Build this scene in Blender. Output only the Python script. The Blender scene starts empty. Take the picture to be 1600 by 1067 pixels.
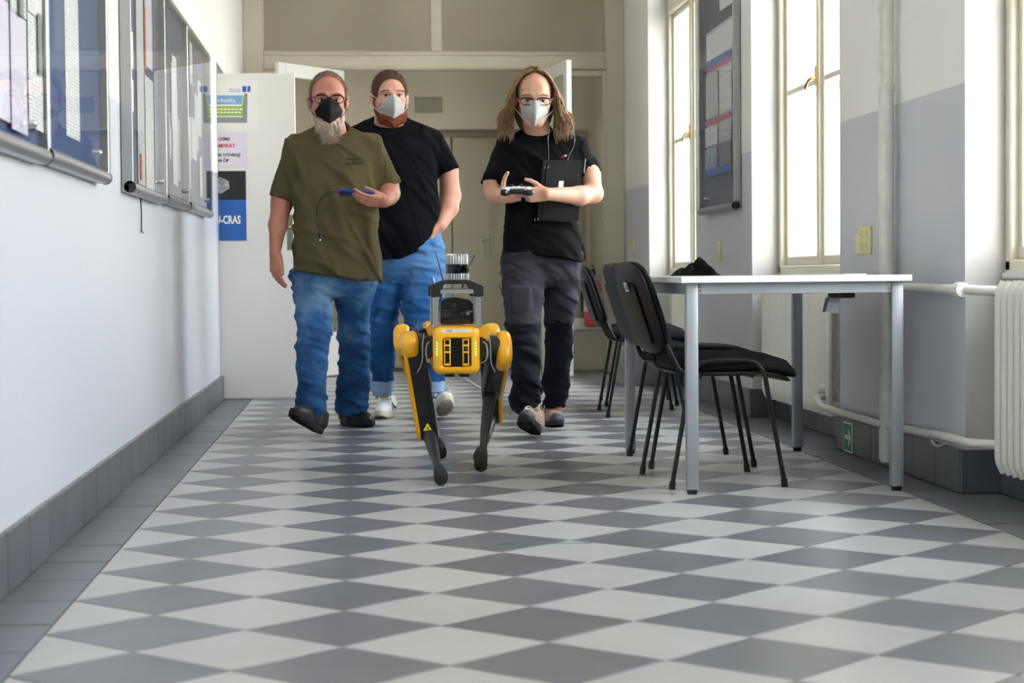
import bpy, bmesh, math, random
import numpy as np
from mathutils import Vector, Matrix

random.seed(7)
RNG = np.random.RandomState(7)
SC = bpy.context.scene
COL = SC.collection

# ------------------------------------------------------------------ camera
CAM = np.array([0.6854, 0.0, 0.7618])
FPX, YAW, PIT, ROL = 2949.1, 0.0797221, 0.0350858, 0.0086831


def _dir(a, b, d):
    """camera-space (right, up, forward) -> world direction"""
    cx = a * math.cos(ROL) + b * math.sin(ROL)
    u = -a * math.sin(ROL) + b * math.cos(ROL)
    cy = d * math.cos(PIT) + u * math.sin(PIT)
    z = -d * math.sin(PIT) + u * math.cos(PIT)
    return np.array([cx * math.cos(YAW) + cy * math.sin(YAW), -cx * math.sin(YAW) + cy * math.cos(YAW), z])


def at(px, py, Y):
    """world point at distance Y down the corridor on the sight line of a photo pixel"""
    r = _dir((px - 800) / FPX, -(py - 533.5) / FPX, 1)
    return CAM + r * Y / r[1]


cam_data = bpy.data.cameras.new('camera')
cam = bpy.data.objects.new('camera', cam_data)
COL.objects.link(cam)
R_, U_, F_ = _dir(1, 0, 0), _dir(0, 1, 0), _dir(0, 0, 1)
cam.matrix_world = Matrix([[R_[i], U_[i], -F_[i], CAM[i]] for i in range(3)] + [[0, 0, 0, 1]])
cam_data.sensor_width = 36
cam_data.lens = FPX / 1600 * 36
cam_data.clip_end = 200
cam_data.dof.use_dof = True
cam_data.dof.focus_distance = 8.1
cam_data.dof.aperture_fstop = 5.0
SC.camera = cam

# ------------------------------------------------------------------ world, sky, exposure
world = bpy.data.worlds.new('overcast_sky')
SC.world = world
world.use_nodes = True
wn = world.node_tree
wn.nodes.clear()
w_out = wn.nodes.new('ShaderNodeOutputWorld')
w_bg = wn.nodes.new('ShaderNodeBackground')
w_tc = wn.nodes.new('ShaderNodeTexCoord')
w_sep = wn.nodes.new('ShaderNodeSeparateXYZ')
w_rmp = wn.nodes.new('ShaderNodeValToRGB')
w_map = wn.nodes.new('ShaderNodeMapRange')
w_map.inputs['From Min'].default_value = -1
w_map.inputs['From Max'].default_value = 1
wn.links.new(w_tc.outputs['Generated'], w_sep.inputs[0])
wn.links.new(w_sep.outputs['Z'], w_map.inputs['Value'])
wn.links.new(w_map.outputs[0], w_rmp.inputs[0])
e = w_rmp.color_ramp.elements
e[0].position = 0.0; e[0].color = (0.52, 0.50, 0.46, 1)
e[1].position = 1.0; e[1].color = (0.66, 0.78, 1.0, 1)
m_ = w_rmp.color_ramp.elements.new(0.47); m_.color = (0.75, 0.73, 0.68, 1)
m_ = w_rmp.color_ramp.elements.new(0.53); m_.color = (0.95, 0.96, 0.955, 1)
wn.links.new(w_rmp.outputs[0], w_bg.inputs['Color'])
w_bg.inputs['Strength'].default_value = 12.0
wn.links.new(w_bg.outputs[0], w_out.inputs[0])

SC.view_settings.view_transform = 'Standard'
SC.view_settings.look = 'None'
SC.view_settings.gamma = 1.0
SC.view_settings.use_curve_mapping = False
SC.view_settings.exposure = 0.57
SC.cycles.max_bounces = 10
SC.cycles.diffuse_bounces = 6
SC.cycles.transparent_max_bounces = 16
SC.cycles.sample_clamp_indirect = 6
SC.cycles.use_denoising = True


def area(name, loc, size, rot, power, color, portal=False):
    d = bpy.data.lights.new(name, 'AREA')
    d.shape = 'RECTANGLE'
    d.size, d.size_y = size
    d.energy = power
    d.color = color
    if portal:
        d.cycles.is_portal = True
    o = bpy.data.objects.new(name, d)
    o.location = loc
    o.rotation_euler = rot
    COL.objects.link(o)
    return o


# windows repeat every 3.53 m along the right wall, 1.83 m wide
WINDOWS = [(11.5, 13.38), (8.0, 9.83), (4.47, 6.31), (0.94, 2.78), (-2.59, -0.75)]
for wa, wb in WINDOWS:
    area('window_portal', (3.17, (wa + wb) / 2, 2.0), (wb - wa, 2.5), (0, math.pi / 2, 0), 1, (1, 1, 1), True)
# unseen warm fill light over the vestibule behind the glazed partition
area('vestibule_fill', (1.3, 15.0, 3.45), (1.6, 0.12), (0, 0, 0), 0.7, (1.0, 0.93, 0.80))

# ------------------------------------------------------------------ materials


def srgb(c):
    if isinstance(c, str):
        c = [int(c[i:i + 2], 16) / 255 for i in (0, 2, 4)]
    return tuple((x / 12.92 if x <= 0.04045 else ((x + 0.055) / 1.055) ** 2.4) for x in c[:3])


_M = {}


def mat(name, color, rough=0.5, metal=0.0, noise=None, bump=None, coat=0.0, spec=0.5, alt=None, stretch=(1, 1, 1), emit=None, sheen=0.0):
    """procedural Principled material; noise=(scale, mix amount) towards alt or a darker tone; bump=(scale, strength)"""
    if name in _M:
        return _M[name]
    m = bpy.data.materials.new(name)
    m.use_nodes = True
    nt = m.node_tree
    b = nt.nodes['Principled BSDF']
    c = srgb(color) if isinstance(color, str) else tuple(color)
    b.inputs['Base Color'].default_value = (*c, 1)
    b.inputs['Roughness'].default_value = rough
    b.inputs['Metallic'].default_value = metal
    b.inputs['Specular IOR Level'].default_value = spec
    b.inputs['Coat Weight'].default_value = coat
    b.inputs['Sheen Weight'].default_value = sheen
    if emit:
        b.inputs['Emission Color'].default_value = (*srgb(emit[0]), 1)
        b.inputs['Emission Strength'].default_value = emit[1]
    tc = nt.nodes.new('ShaderNodeTexCoord')
    mp = nt.nodes.new('ShaderNodeMapping')
    mp.inputs['Scale'].default_value = stretch
    nt.links.new(tc.outputs['Object'], mp.inputs[0])
    if noise:
        n = nt.nodes.new('ShaderNodeTexNoise')
        n.inputs['Scale'].default_value = noise[0]
        n.inputs['Detail'].default_value = 5
        nt.links.new(mp.outputs[0], n.inputs['Vector'])
        r = nt.nodes.new('ShaderNodeMapRange')
        r.inputs['From Min'].default_value = 0.35
        r.inputs['From Max'].default_value = 0.65
        r.inputs['To Max'].default_value = noise[1]
        nt.links.new(n.outputs['Fac'], r.inputs['Value'])
        mx = nt.nodes.new('ShaderNodeMix')
        mx.data_type = 'RGBA'
        mx.inputs['A'].default_value = (*c, 1)
        a = (srgb(alt) if isinstance(alt, str) else alt) if alt else tuple(x * 0.6 for x in c)
        mx.inputs['B'].default_value = (*a, 1)
        nt.links.new(r.outputs[0], mx.inputs['Factor'])
        nt.links.new(mx.outputs['Result'], b.inputs['Base Color'])
    if bump:
        n2 = nt.nodes.new('ShaderNodeTexNoise')
        n2.inputs['Scale'].default_value = bump[0]
        n2.inputs['Detail'].default_value = 4
        nt.links.new(mp.outputs[0], n2.inputs['Vector'])
        bp = nt.nodes.new('ShaderNodeBump')
        bp.inputs['Strength'].default_value = bump[1]
        bp.inputs['Distance'].default_value = 0.01
        nt.links.new(n2.outputs['Fac'], bp.inputs['Height'])
        nt.links.new(bp.outputs[0], b.inputs['Normal'])
    _M[name] = m
    return m


def glass(name, tint=(1, 1, 1), ior=1.5, rough=0.0, haze=0.0):
    if name in _M:
        return _M[name]
    m = bpy.data.materials.new(name)
    m.use_nodes = True
    nt = m.node_tree
    nt.nodes.remove(nt.nodes['Principled BSDF'])
    out = nt.nodes['Material Output']
    fr = nt.nodes.new('ShaderNodeFresnel'); fr.inputs['IOR'].default_value = ior
    tr = nt.nodes.new('ShaderNodeBsdfTransparent'); tr.inputs['Color'].default_value = (*tint, 1)
    gl = nt.nodes.new('ShaderNodeBsdfGlossy'); gl.inputs['Roughness'].default_value = rough
    mx = nt.nodes.new('ShaderNodeMixShader')
    geo = nt.nodes.new('ShaderNodeNewGeometry')
    inv = nt.nodes.new('ShaderNodeMath'); inv.operation = 'SUBTRACT'; inv.inputs[0].default_value = 1; nt.links.new(geo.outputs['Backfacing'], inv.inputs[1])
    fm = nt.nodes.new('ShaderNodeMath'); fm.operation = 'MULTIPLY'     # only the entry face reflects, so the exit face has no total reflection
    nt.links.new(fr.outputs[0], fm.inputs[0]); nt.links.new(inv.outputs[0], fm.inputs[1])
    nt.links.new(fm.outputs[0], mx.inputs[0])
    nt.links.new(tr.outputs[0], mx.inputs[1])
    nt.links.new(gl.outputs[0], mx.inputs[2])
    last = mx
    if haze:
        df = nt.nodes.new('ShaderNodeBsdfTranslucent'); df.inputs['Color'].default_value = (0.9, 0.9, 0.86, 1)
        m2 = nt.nodes.new('ShaderNodeMixShader'); m2.inputs[0].default_value = haze
        nt.links.new(mx.outputs[0], m2.inputs[1]); nt.links.new(df.outputs[0], m2.inputs[2])
        last = m2
    nt.links.new(last.outputs[0], out.inputs[0])
    _M[name] = m
    return m


def speckle(name, c1, c2, rough=0.4, bumpy=0.004):
    """stoneware tile: fine speckle, soft cloud wear, a different tone per tile"""
    m = mat(name, c1, rough)
    nt = m.node_tree
    b = nt.nodes['Principled BSDF']
    tc = [n for n in nt.nodes if n.type == 'TEX_COORD'][0]
    geo = nt.nodes.new('ShaderNodeNewGeometry')
    oi = nt.nodes.new('ShaderNodeObjectInfo')
    n1 = nt.nodes.new('ShaderNodeTexNoise'); n1.inputs['Scale'].default_value = 260
    n2 = nt.nodes.new('ShaderNodeTexNoise'); n2.inputs['Scale'].default_value = 3.0; n2.inputs['Detail'].default_value = 6
    nt.links.new(geo.outputs['Position'], n1.inputs['Vector'])
    nt.links.new(geo.outputs['Position'], n2.inputs['Vector'])
    a1 = nt.nodes.new('ShaderNodeMath'); a1.operation = 'MULTIPLY'; a1.inputs[1].default_value = 0.5
    nt.links.new(n1.outputs['Fac'], a1.inputs[0])
    a2 = nt.nodes.new('ShaderNodeMath'); a2.operation = 'MULTIPLY_ADD'; a2.inputs[1].default_value = 0.6
    nt.links.new(n2.outputs['Fac'], a2.inputs[0]); nt.links.new(a1.outputs[0], a2.inputs[2])
    a3 = nt.nodes.new('ShaderNodeMath'); a3.operation = 'MULTIPLY_ADD'; a3.inputs[1].default_value = 0.35
    nt.links.new(oi.outputs['Random'], a3.inputs[0]); nt.links.new(a2.outputs[0], a3.inputs[2])
    r = nt.nodes.new('ShaderNodeMapRange'); r.inputs['From Min'].default_value = 0.45; r.inputs['From Max'].default_value = 1.0
    nt.links.new(a3.outputs[0], r.inputs['Value'])
    mx = nt.nodes.new('ShaderNodeMix'); mx.data_type = 'RGBA'
    mx.inputs['A'].default_value = (*srgb(c1), 1); mx.inputs['B'].default_value = (*srgb(c2), 1)
    nt.links.new(r.outputs[0], mx.inputs['Factor'])
    nt.links.new(mx.outputs['Result'], b.inputs['Base Color'])
    rr = nt.nodes.new('ShaderNodeMapRange'); rr.inputs['To Min'].default_value = rough - 0.02; rr.inputs['To Max'].default_value = rough + 0.04
    nt.links.new(n2.outputs['Fac'], rr.inputs['Value']); nt.links.new(rr.outputs[0], b.inputs['Roughness'])
    bp = nt.nodes.new('ShaderNodeBump'); bp.inputs['Strength'].default_value = bumpy; bp.inputs['Distance'].default_value = 0.004
    nt.links.new(n2.outputs['Fac'], bp.inputs['Height']); nt.links.new(bp.outputs[0], b.inputs['Normal'])
    return m


def print_lines(name, paper, ink, rows=60.0, scale=(1, 1, 1), amount=0.6, word=40.0):
    """printed page: rows of broken ink lines on paper, in object space (y/x across, z up)"""
    m = mat(name, paper, 0.6)
    nt = m.node_tree
    b = nt.nodes['Principled BSDF']
    geo = nt.nodes.new('ShaderNodeTexCoord')
    sp = nt.nodes.new('ShaderNodeSeparateXYZ'); nt.links.new(geo.outputs['Object'], sp.inputs[0])
    add = nt.nodes.new('ShaderNodeMath'); add.operation = 'ADD'
    nt.links.new(sp.outputs['X'], add.inputs[0]); nt.links.new(sp.outputs['Y'], add.inputs[1])
    mu = nt.nodes.new('ShaderNodeMath'); mu.operation = 'MULTIPLY'; mu.inputs[1].default_value = rows
    nt.links.new(sp.outputs['Z'], mu.inputs[0])
    fl = nt.nodes.new('ShaderNodeMath'); fl.operation = 'FLOOR'; nt.links.new(mu.outputs[0], fl.inputs[0])
    fr = nt.nodes.new('ShaderNodeMath'); fr.operation = 'FRACT'; nt.links.new(mu.outputs[0], fr.inputs[0])
    gt = nt.nodes.new('ShaderNodeMath'); gt.operation = 'GREATER_THAN'; gt.inputs[1].default_value = 0.55; nt.links.new(fr.outputs[0], gt.inputs[0])
    cb = nt.nodes.new('ShaderNodeCombineXYZ'); nt.links.new(add.outputs[0], cb.inputs[0]); nt.links.new(fl.outputs[0], cb.inputs[1])
    mp = nt.nodes.new('ShaderNodeMapping'); mp.inputs['Scale'].default_value = (word, 3.7, 1); nt.links.new(cb.outputs[0], mp.inputs[0])
    n = nt.nodes.new('ShaderNodeTexNoise'); n.inputs['Scale'].default_value = 1.0; nt.links.new(mp.outputs[0], n.inputs['Vector'])
    g2 = nt.nodes.new('ShaderNodeMath'); g2.operation = 'GREATER_THAN'; g2.inputs[1].default_value = 0.5; nt.links.new(n.outputs['Fac'], g2.inputs[0])
    ml = nt.nodes.new('ShaderNodeMath'); ml.operation = 'MULTIPLY'; nt.links.new(gt.outputs[0], ml.inputs[0]); nt.links.new(g2.outputs[0], ml.inputs[1])
    m2 = nt.nodes.new('ShaderNodeMath'); m2.operation = 'MULTIPLY'; m2.inputs[1].default_value = amount; nt.links.new(ml.outputs[0], m2.inputs[0])
    mx = nt.nodes.new('ShaderNodeMix'); mx.data_type = 'RGBA'
    mx.inputs['A'].default_value = (*srgb(paper), 1); mx.inputs['B'].default_value = (*srgb(ink), 1)
    nt.links.new(m2.outputs[0], mx.inputs['Factor']); nt.links.new(mx.outputs['Result'], b.inputs['Base Color'])
    return m


# ------------------------------------------------------------------ objects and tags


def tag(o, label=None, cat=None, group=None, kind=None):
    if label: o['label'] = label
    if cat: o['category'] = cat
    if group: o['group'] = group
    if kind: o['kind'] = kind
    return o


def empty(name, loc=(0, 0, 0), rz=0.0, parent=None):
    o = bpy.data.objects.new(name, None)
    o.empty_display_size = 0.1
    o.location = loc
    o.rotation_euler = (0, 0, rz)
    COL.objects.link(o)
    if parent: o.parent = parent
    return o


def world_of(o):
    if o.parent:
        return world_of(o.parent) @ o.matrix_parent_inverse @ o.matrix_basis
    return o.matrix_basis.copy()


def link(name, me, m=None, parent=None, world_space=False):
    """link a mesh; world_space=True when the vertices are in world coordinates although it has a parent"""
    o = bpy.data.objects.new(name, me)
    COL.objects.link(o)
    if m is not None and not me.materials:
        for k in (m if isinstance(m, (list, tuple)) else [m]):
            me.materials.append(k)
    if parent:
        o.parent = parent
        if world_space:
            o.matrix_parent_inverse = world_of(parent).inverted()
    return o


class MB:
    """small mesh builder: collects solids and links them as one object"""

    def __init__(s):
        s.bm = bmesh.new()
        s.mi = 0

    def _mark(s, n0):
        s.bm.faces.ensure_lookup_table()
        for f in s.bm.faces[n0:]:
            f.material_index = s.mi

    def box(s, x0, x1, y0, y1, z0, z1, bev=0.0, M=None, seg=1):
        n0 = len(s.bm.faces)
        r = bmesh.ops.create_cube(s.bm, size=1)
        vs = r['verts']
        bmesh.ops.scale(s.bm, vec=(abs(x1 - x0), abs(y1 - y0), abs(z1 - z0)), verts=vs)
        bmesh.ops.translate(s.bm, vec=((x0 + x1) / 2, (y0 + y1) / 2, (z0 + z1) / 2), verts=vs)
        if bev > 0:
            ed = list({e for v in vs for e in v.link_edges})
            g = bmesh.ops.bevel(s.bm, geom=ed, offset=bev, segments=seg, affect='EDGES', profile=0.5)
            vs = list({v for f in g['faces'] for v in f.verts} | {v for v in vs if v.is_valid})
        if M is not None:
            bmesh.ops.transform(s.bm, matrix=M, verts=vs)
        s._mark(n0)
        return s

    def poly(s, pts, d, M=None):
        """prism: polygon points (3D) extruded by vector d"""
        n0 = len(s.bm.faces)
        a = [s.bm.verts.new(p) for p in pts]
        b = [s.bm.verts.new(Vector(p) + Vector(d)) for p in pts]
        n = len(pts)
        s.bm.faces.new(a[::-1]); s.bm.faces.new(b)
        for i in range(n):
            s.bm.faces.new((a[i], a[(i + 1) % n], b[(i + 1) % n], b[i]))
        if M is not None:
            bmesh.ops.transform(s.bm, matrix=M, verts=a + b)
        s._mark(n0)
        return s

    def tube(s, pts, r, n=8, cap=True, flat=None, up=None):
        """sweep a circle (or ellipse, flat=(a,b)) along points; r number or list"""
        n0 = len(s.bm.faces)
        P = [Vector(p) for p in pts]
        k = len(P)
        rr = r if isinstance(r, (list, tuple)) else [r] * k
        T = []
        for i in range(k):
            t = (P[min(i + 1, k - 1)] - P[max(i - 1, 0)])
            T.append(t.normalized() if t.length > 1e-9 else Vector((0, 0, 1)))
        a = Vector(up) if up else (Vector((0, 0, 1)) if abs(T[0].z) < 0.9 else Vector((0, 1, 0)))
        nrm = (a - T[0] * a.dot(T[0])).normalized()
        rings = []
        for i in range(k):
            nrm = (nrm - T[i] * nrm.dot(T[i]))
            nrm = nrm.normalized() if nrm.length > 1e-6 else T[i].orthogonal().normalized()
            bn = T[i].cross(nrm)
            fa, fb = flat if flat else (1, 1)
            rings.append([s.bm.verts.new(P[i] + nrm * math.cos(2 * math.pi * j / n) * rr[i] * fa + bn * math.sin(2 * math.pi * j / n) * rr[i] * fb) for j in range(n)])
        for i in range(k - 1):
            for j in range(n):
                s.bm.faces.new((rings[i][j], rings[i][(j + 1) % n], rings[i + 1][(j + 1) % n], rings[i + 1][j]))
        if cap:
            s.bm.faces.new(rings[0][::-1]); s.bm.faces.new(rings[-1])
        s._mark(n0)
        return s

    def lathe(s, prof, M=None, n=24):
        """prof list of (r, z) around local z"""
        n0 = len(s.bm.faces)
        rings = []
        for r, z in prof:
            rings.append([s.bm.verts.new((max(r, 1e-4) * math.cos(2 * math.pi * j / n), max(r, 1e-4) * math.sin(2 * math.pi * j / n), z)) for j in range(n)])
        for i in range(len(prof) - 1):
            for j in range(n):
                s.bm.faces.new((rings[i][j], rings[i][(j + 1) % n], rings[i + 1][(j + 1) % n], rings[i + 1][j]))
        s.bm.faces.new(rings[0][::-1]); s.bm.faces.new(rings[-1])
        if M is not None:
            bmesh.ops.transform(s.bm, matrix=M, verts=[v for q in rings for v in q])
        s._mark(n0)
        return s

    def sphere(s, c, r, seg=16, rings=10):
        n0 = len(s.bm.faces)
        q = bmesh.ops.create_uvsphere(s.bm, u_segments=seg, v_segments=rings, radius=1)
        rr = r if isinstance(r, (tuple, list)) else (r, r, r)
        bmesh.ops.scale(s.bm, vec=rr, verts=q['verts'])
        bmesh.ops.translate(s.bm, vec=c, verts=q['verts'])
        s._mark(n0)
        return s

    def mesh(s, name, smooth=None):
        bmesh.ops.recalc_face_normals(s.bm, faces=s.bm.faces)
        me = bpy.data.meshes.new(name)
        s.bm.to_mesh(me)
        s.bm.free()
        if smooth:
            me.shade_smooth()
            me.set_sharp_from_angle(angle=math.radians(smooth))
        return me

    def build(s, name, m, parent=None, smooth=35, world_space=False):
        return link(name, s.mesh(name, smooth), m, parent, world_space)


def rounded(pts, r, n=5):
    """polyline with rounded corners"""
    P = [Vector(p) for p in pts]
    out = [P[0]]
    for i in range(1, len(P) - 1):
        a = (P[i - 1] - P[i]); b = (P[i + 1] - P[i])
        d = min(r, a.length * 0.49, b.length * 0.49)
        p0 = P[i] + a.normalized() * d; p1 = P[i] + b.normalized() * d
        for k in range(n + 1):
            t = k / n
            out.append(p0 * (1 - t) ** 2 + P[i] * 2 * t * (1 - t) + p1 * t ** 2)
    out.append(P[-1])
    return out


def spline(pts, n=6):
    """Catmull-Rom through points"""
    P = [Vector(p) for p in pts]
    P = [P[0] * 2 - P[1]] + P + [P[-1] * 2 - P[-2]]
    out = []
    for i in range(1, len(P) - 2):
        for k in range(n):
            t = k / n
            out.append(0.5 * ((2 * P[i]) + (-P[i - 1] + P[i + 1]) * t + (2 * P[i - 1] - 5 * P[i] + 4 * P[i + 1] - P[i + 2]) * t * t + (-P[i - 1] + 3 * P[i] - 3 * P[i + 1] + P[i + 2]) * t ** 3))
    out.append(P[-2])
    return out


def lettering(txt, size, loc, rot, m, parent, name='lettering', depth=0.0008, align='CENTER', bold=0.0, width=None):
    cu = bpy.data.curves.new('text', 'FONT')
    cu.body = txt
    cu.size = size
    cu.align_x = align
    cu.align_y = 'CENTER'
    cu.extrude = depth
    cu.offset = bold
    cu.resolution_u = 2
    o = bpy.data.objects.new('tmp', cu)
    COL.objects.link(o)
    dg = bpy.context.evaluated_depsgraph_get()
    me = bpy.data.meshes.new_from_object(o.evaluated_get(dg))
    bpy.data.objects.remove(o)
    me.materials.clear()
    if width:
        xs = [v.co.x for v in me.vertices]; k = width / (max(xs) - min(xs))
        for v in me.vertices: v.co.x *= k
    r = link(name, me, m, parent, True)
    r.matrix_basis = Matrix.Translation(loc) @ rot
    return r


FACE = Matrix.Rotation(math.pi / 2, 4, 'X')                                   # text facing -Y


def copy_tree(o, parent=None):
    c = o.copy()
    COL.objects.link(c)
    if parent: c.parent = parent
    for ch in list(o.children):
        copy_tree(ch, c)
    return c

# ------------------------------------------------------------------ the building
XL, XR = -0.19, 2.745            # left wall face, right pier face
XN = 2.883                       # niche wall under the windows
YB, YE = -5.0, 14.6              # corridor ends (behind the camera, glazed partition)
HC, HD = 3.7, 1.405              # ceiling height, height of the painted dado
SKIRT = 0.15

m_wall = mat('white_wall_paint', 'E6E4DF', 0.6, noise=(1.3, 0.25), alt='DEDBD3', bump=(9, 0.10))
m_dadoL = mat('grey_dado_paint', 'C3C6CF', 0.30, noise=(1.1, 0.3), alt='BCBFC8', bump=(5, 0.10))
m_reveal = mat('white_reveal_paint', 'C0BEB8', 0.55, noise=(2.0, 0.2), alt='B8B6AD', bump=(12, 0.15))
m_cream = mat('cream_gloss_paint', 'DDD6C2', 0.35, noise=(2, 0.2), alt='D2CAB4')
m_frame = mat('beige_partition_paint', 'C3BBA9', 0.4, noise=(2, 0.25), alt='B9B19F')
m_vest = mat('beige_vestibule_paint', 'C2B9A4', 0.6, noise=(1, 0.3), alt='B6AD98')
m_white = mat('white_gloss_paint', 'E4E3DF', 0.4, noise=(3, 0.15), alt='DAD8D0')
m_ceil = mat('ceiling_paint', 'ECEAE4', 0.7)
m_grout = mat('tile_grout', '5E5C57', 0.9, bump=(120, 0.3))
m_dark = speckle('dark_grey_floor_tile', '6E6F74', '5E6066', 0.30)
m_light = speckle('light_grey_floor_tile', 'B2B2AE', 'A5A5A1', 0.32)
m_skirt = speckle('slate_skirting_tile', '464A50', '555A61', 0.30)
m_border = speckle('slate_border_tile', '5E6268', '6C7076', 0.34)

fl = MB()
fl.box(-1.6, 3.4, YB - 0.2, 17.0, -0.12, -0.003)
floor = tag(fl.build('floor', m_grout), kind='structure')
tag(floor, 'chequered diagonal tile floor with dark tile border')

W = 0.4257                        # diagonal of one floor tile
Y0 = 9.61408 * W                  # a lattice row
TW = W / math.sqrt(2)


def tile_mesh(name, poly, th=0.012, gap=0.0020, bev=0.0005):
    """flat tile with a small chamfered rim; poly counter-clockwise in xy"""
    c = Vector((sum(p[0] for p in poly) / len(poly), sum(p[1] for p in poly) / len(poly)))
    n = len(poly)

    def inset(d):
        out = []
        for i in range(n):
            p0, p1, p2 = Vector(poly[i - 1]), Vector(poly[i]), Vector(poly[(i + 1) % n])
            a = (p1 - p0).normalized(); b = (p2 - p1).normalized()
            na, nb = Vector((-a.y, a.x)), Vector((-b.y, b.x))
            k = (na + nb); k = k / k.dot(na)
            out.append(p1 + k * d)
        return out
    bm = bmesh.new()
    rings = [[bm.verts.new((p.x, p.y, z)) for p in inset(d)] for d, z in ((gap, -th), (gap, -bev), (gap + bev, 0))]
    bm.faces.new(rings[2])
    for a, b in ((0, 1), (1, 2)):
        for i in range(n):
            bm.faces.new((rings[a][i], rings[a][(i + 1) % n], rings[b][(i + 1) % n], rings[b][i]))
    me = bpy.data.meshes.new(name)
    bm.to_mesh(me); bm.free()
    return me


h2 = W / 2
square_pts = [(0, -h2), (h2, 0), (0, h2), (-h2, 0)]
me_sq = {0: tile_mesh('tile', square_pts), 1: tile_mesh('tile', square_pts)}
me_sq[0].materials.append(m_dark); me_sq[1].materials.append(m_light)
me_lt = tile_mesh('tile', [(0, -h2), (h2, 0), (0, h2)]); me_lt.materials.append(m_light)
me_rt = tile_mesh('tile', [(0, -h2), (0, h2), (-h2, 0)]); me_rt.materials.append(m_light)
far = []
cells = []
for bi in range(-36, 60):
    for ai in range(0, 13):
        x, y = ai * h2, Y0 + bi * h2
        if (ai + bi) % 2 == 0:
            continue
        if y < YB + 0.1 or y > 15.1: continue
        if ai % 2 == 1:
            cells.append((y, x, me_sq[0]))             # dark square, tips on whole rows
        elif ai == 0:
            cells.append((y, x, me_lt))
        elif ai == 12:
            cells.append((y, x, me_rt))
        else:
            cells.append((y, x, me_sq[1]))
vis = sorted([c for c in cells if 3.3 < c[0]])
near_cells = vis[:300]
rest = vis[300:] + [c for c in cells if c[0] <= 3.3]
for i, (y, x, me) in enumerate(near_cells):
    o = link('tile', me, None, floor)
    o.location = (x, y, RNG.uniform(-0.0004, 0.0004))
    o.rotation_euler = (RNG.uniform(-.0012, .0012), RNG.uniform(-.0012, .0012), 0)
bm = bmesh.new()
for y, x, me in rest:
    n0 = len(bm.verts); f0 = len(bm.faces)
    bm.from_mesh(me)
    bm.verts.ensure_lookup_table(); bm.faces.ensure_lookup_table()
    for v in bm.verts[n0:]:
        v.co += Vector((x, y, 0))
    for f in bm.faces[f0:]:
        f.material_index = 0 if me is me_sq[0] else 1
me = bpy.data.meshes.new('distant_tiles'); bm.to_mesh(me); bm.free()
me.materials.append(m_dark); me.materials.append(m_light)
tag(link('distant_tiles', me, None, floor), kind='stuff')

# border bands of rectangular tiles along both walls
me_bl = tile_mesh('border_tile', [(0, 0), (0.188, 0), (0.188, 0.3045), (0, 0.3045)]); me_bl.materials.append(m_border)
me_br = tile_mesh('border_tile', [(0, 0), (0.3045, 0), (0.3045, 0.3045), (0, 0.3045)]); me_br.materials.append(m_border)
for i in range(-24, 38):
    y = 3.60 + i * 0.308
    if y > 14.9 or y < YB: continue
    o = link('border_tile', me_bl, None, floor); o.location = (XL + 0.001, y, RNG.uniform(-0.0006, 0.0004))
    o = link('border_tile', me_br, None, floor); o.location = (6 * W + 0.002, y + 0.09, RNG.uniform(-0.0006, 0.0004))

# ---- left wall with its doorway
wl = MB()
for (z0, z1, k) in ((0, HD, 1), (HD, HC, 0)):
    wl.mi = k
    wl.box(XL - 0.5, XL, YB, 11.86, z0, z1)
    if k == 1:
        wl.box(XL - 0.5, XL, 12.72, 15.6, z0, z1)
    else:
        wl.box(XL - 0.5, XL, 12.72, 15.6, z0, z1)
wl.mi = 0
wl.box(XL - 0.5, XL, 11.86, 12.72, 2.10, HC)
wall_left = tag(wl.build('wall_left', [m_wall, m_dadoL], smooth=None), kind='structure')
tag(wall_left, 'white left wall with pale grey glossy dado')
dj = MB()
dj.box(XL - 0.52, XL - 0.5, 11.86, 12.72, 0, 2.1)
tag(dj.build('doorway_shade', mat('doorway_shade_grey', '6A6861', 0.6)), 'grey sheet standing for the shaded interior behind the left wall opening', kind='structure')  # flat grey sheet, the dim interior's shade put into its colour

# ---- right wall: piers, parapets, lintels
wr = MB()
piers = []
edges = [15.6] + [v for a, b in WINDOWS for v in (b, a)] + [YB]
for k in range(0, len(edges), 2):
    piers.append((edges[k + 1], edges[k]))
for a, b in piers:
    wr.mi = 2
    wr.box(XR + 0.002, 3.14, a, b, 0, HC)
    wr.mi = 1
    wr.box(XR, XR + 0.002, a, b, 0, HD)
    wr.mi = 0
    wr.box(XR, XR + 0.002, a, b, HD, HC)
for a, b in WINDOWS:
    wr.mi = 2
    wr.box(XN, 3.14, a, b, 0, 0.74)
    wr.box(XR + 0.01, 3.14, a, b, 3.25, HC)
wall_right = tag(wr.build('wall_right', [m_wall, m_dadoL, m_reveal], smooth=None), kind='structure')
tag(wall_right, 'white right wall of piers between deep window niches')

# ---- skirting tiles
me_sk = {}


def skirt_tile(length, h=SKIRT):
    k = round(length, 3)
    if k not in me_sk:
        b = MB(); b.box(0, 0.016, 0.001, length - 0.001, 0.001, h, 0.0015)
        me = b.mesh('skirting_tile'); me.materials.append(m_skirt); me_sk[k] = me
    return me_sk[k]


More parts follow.
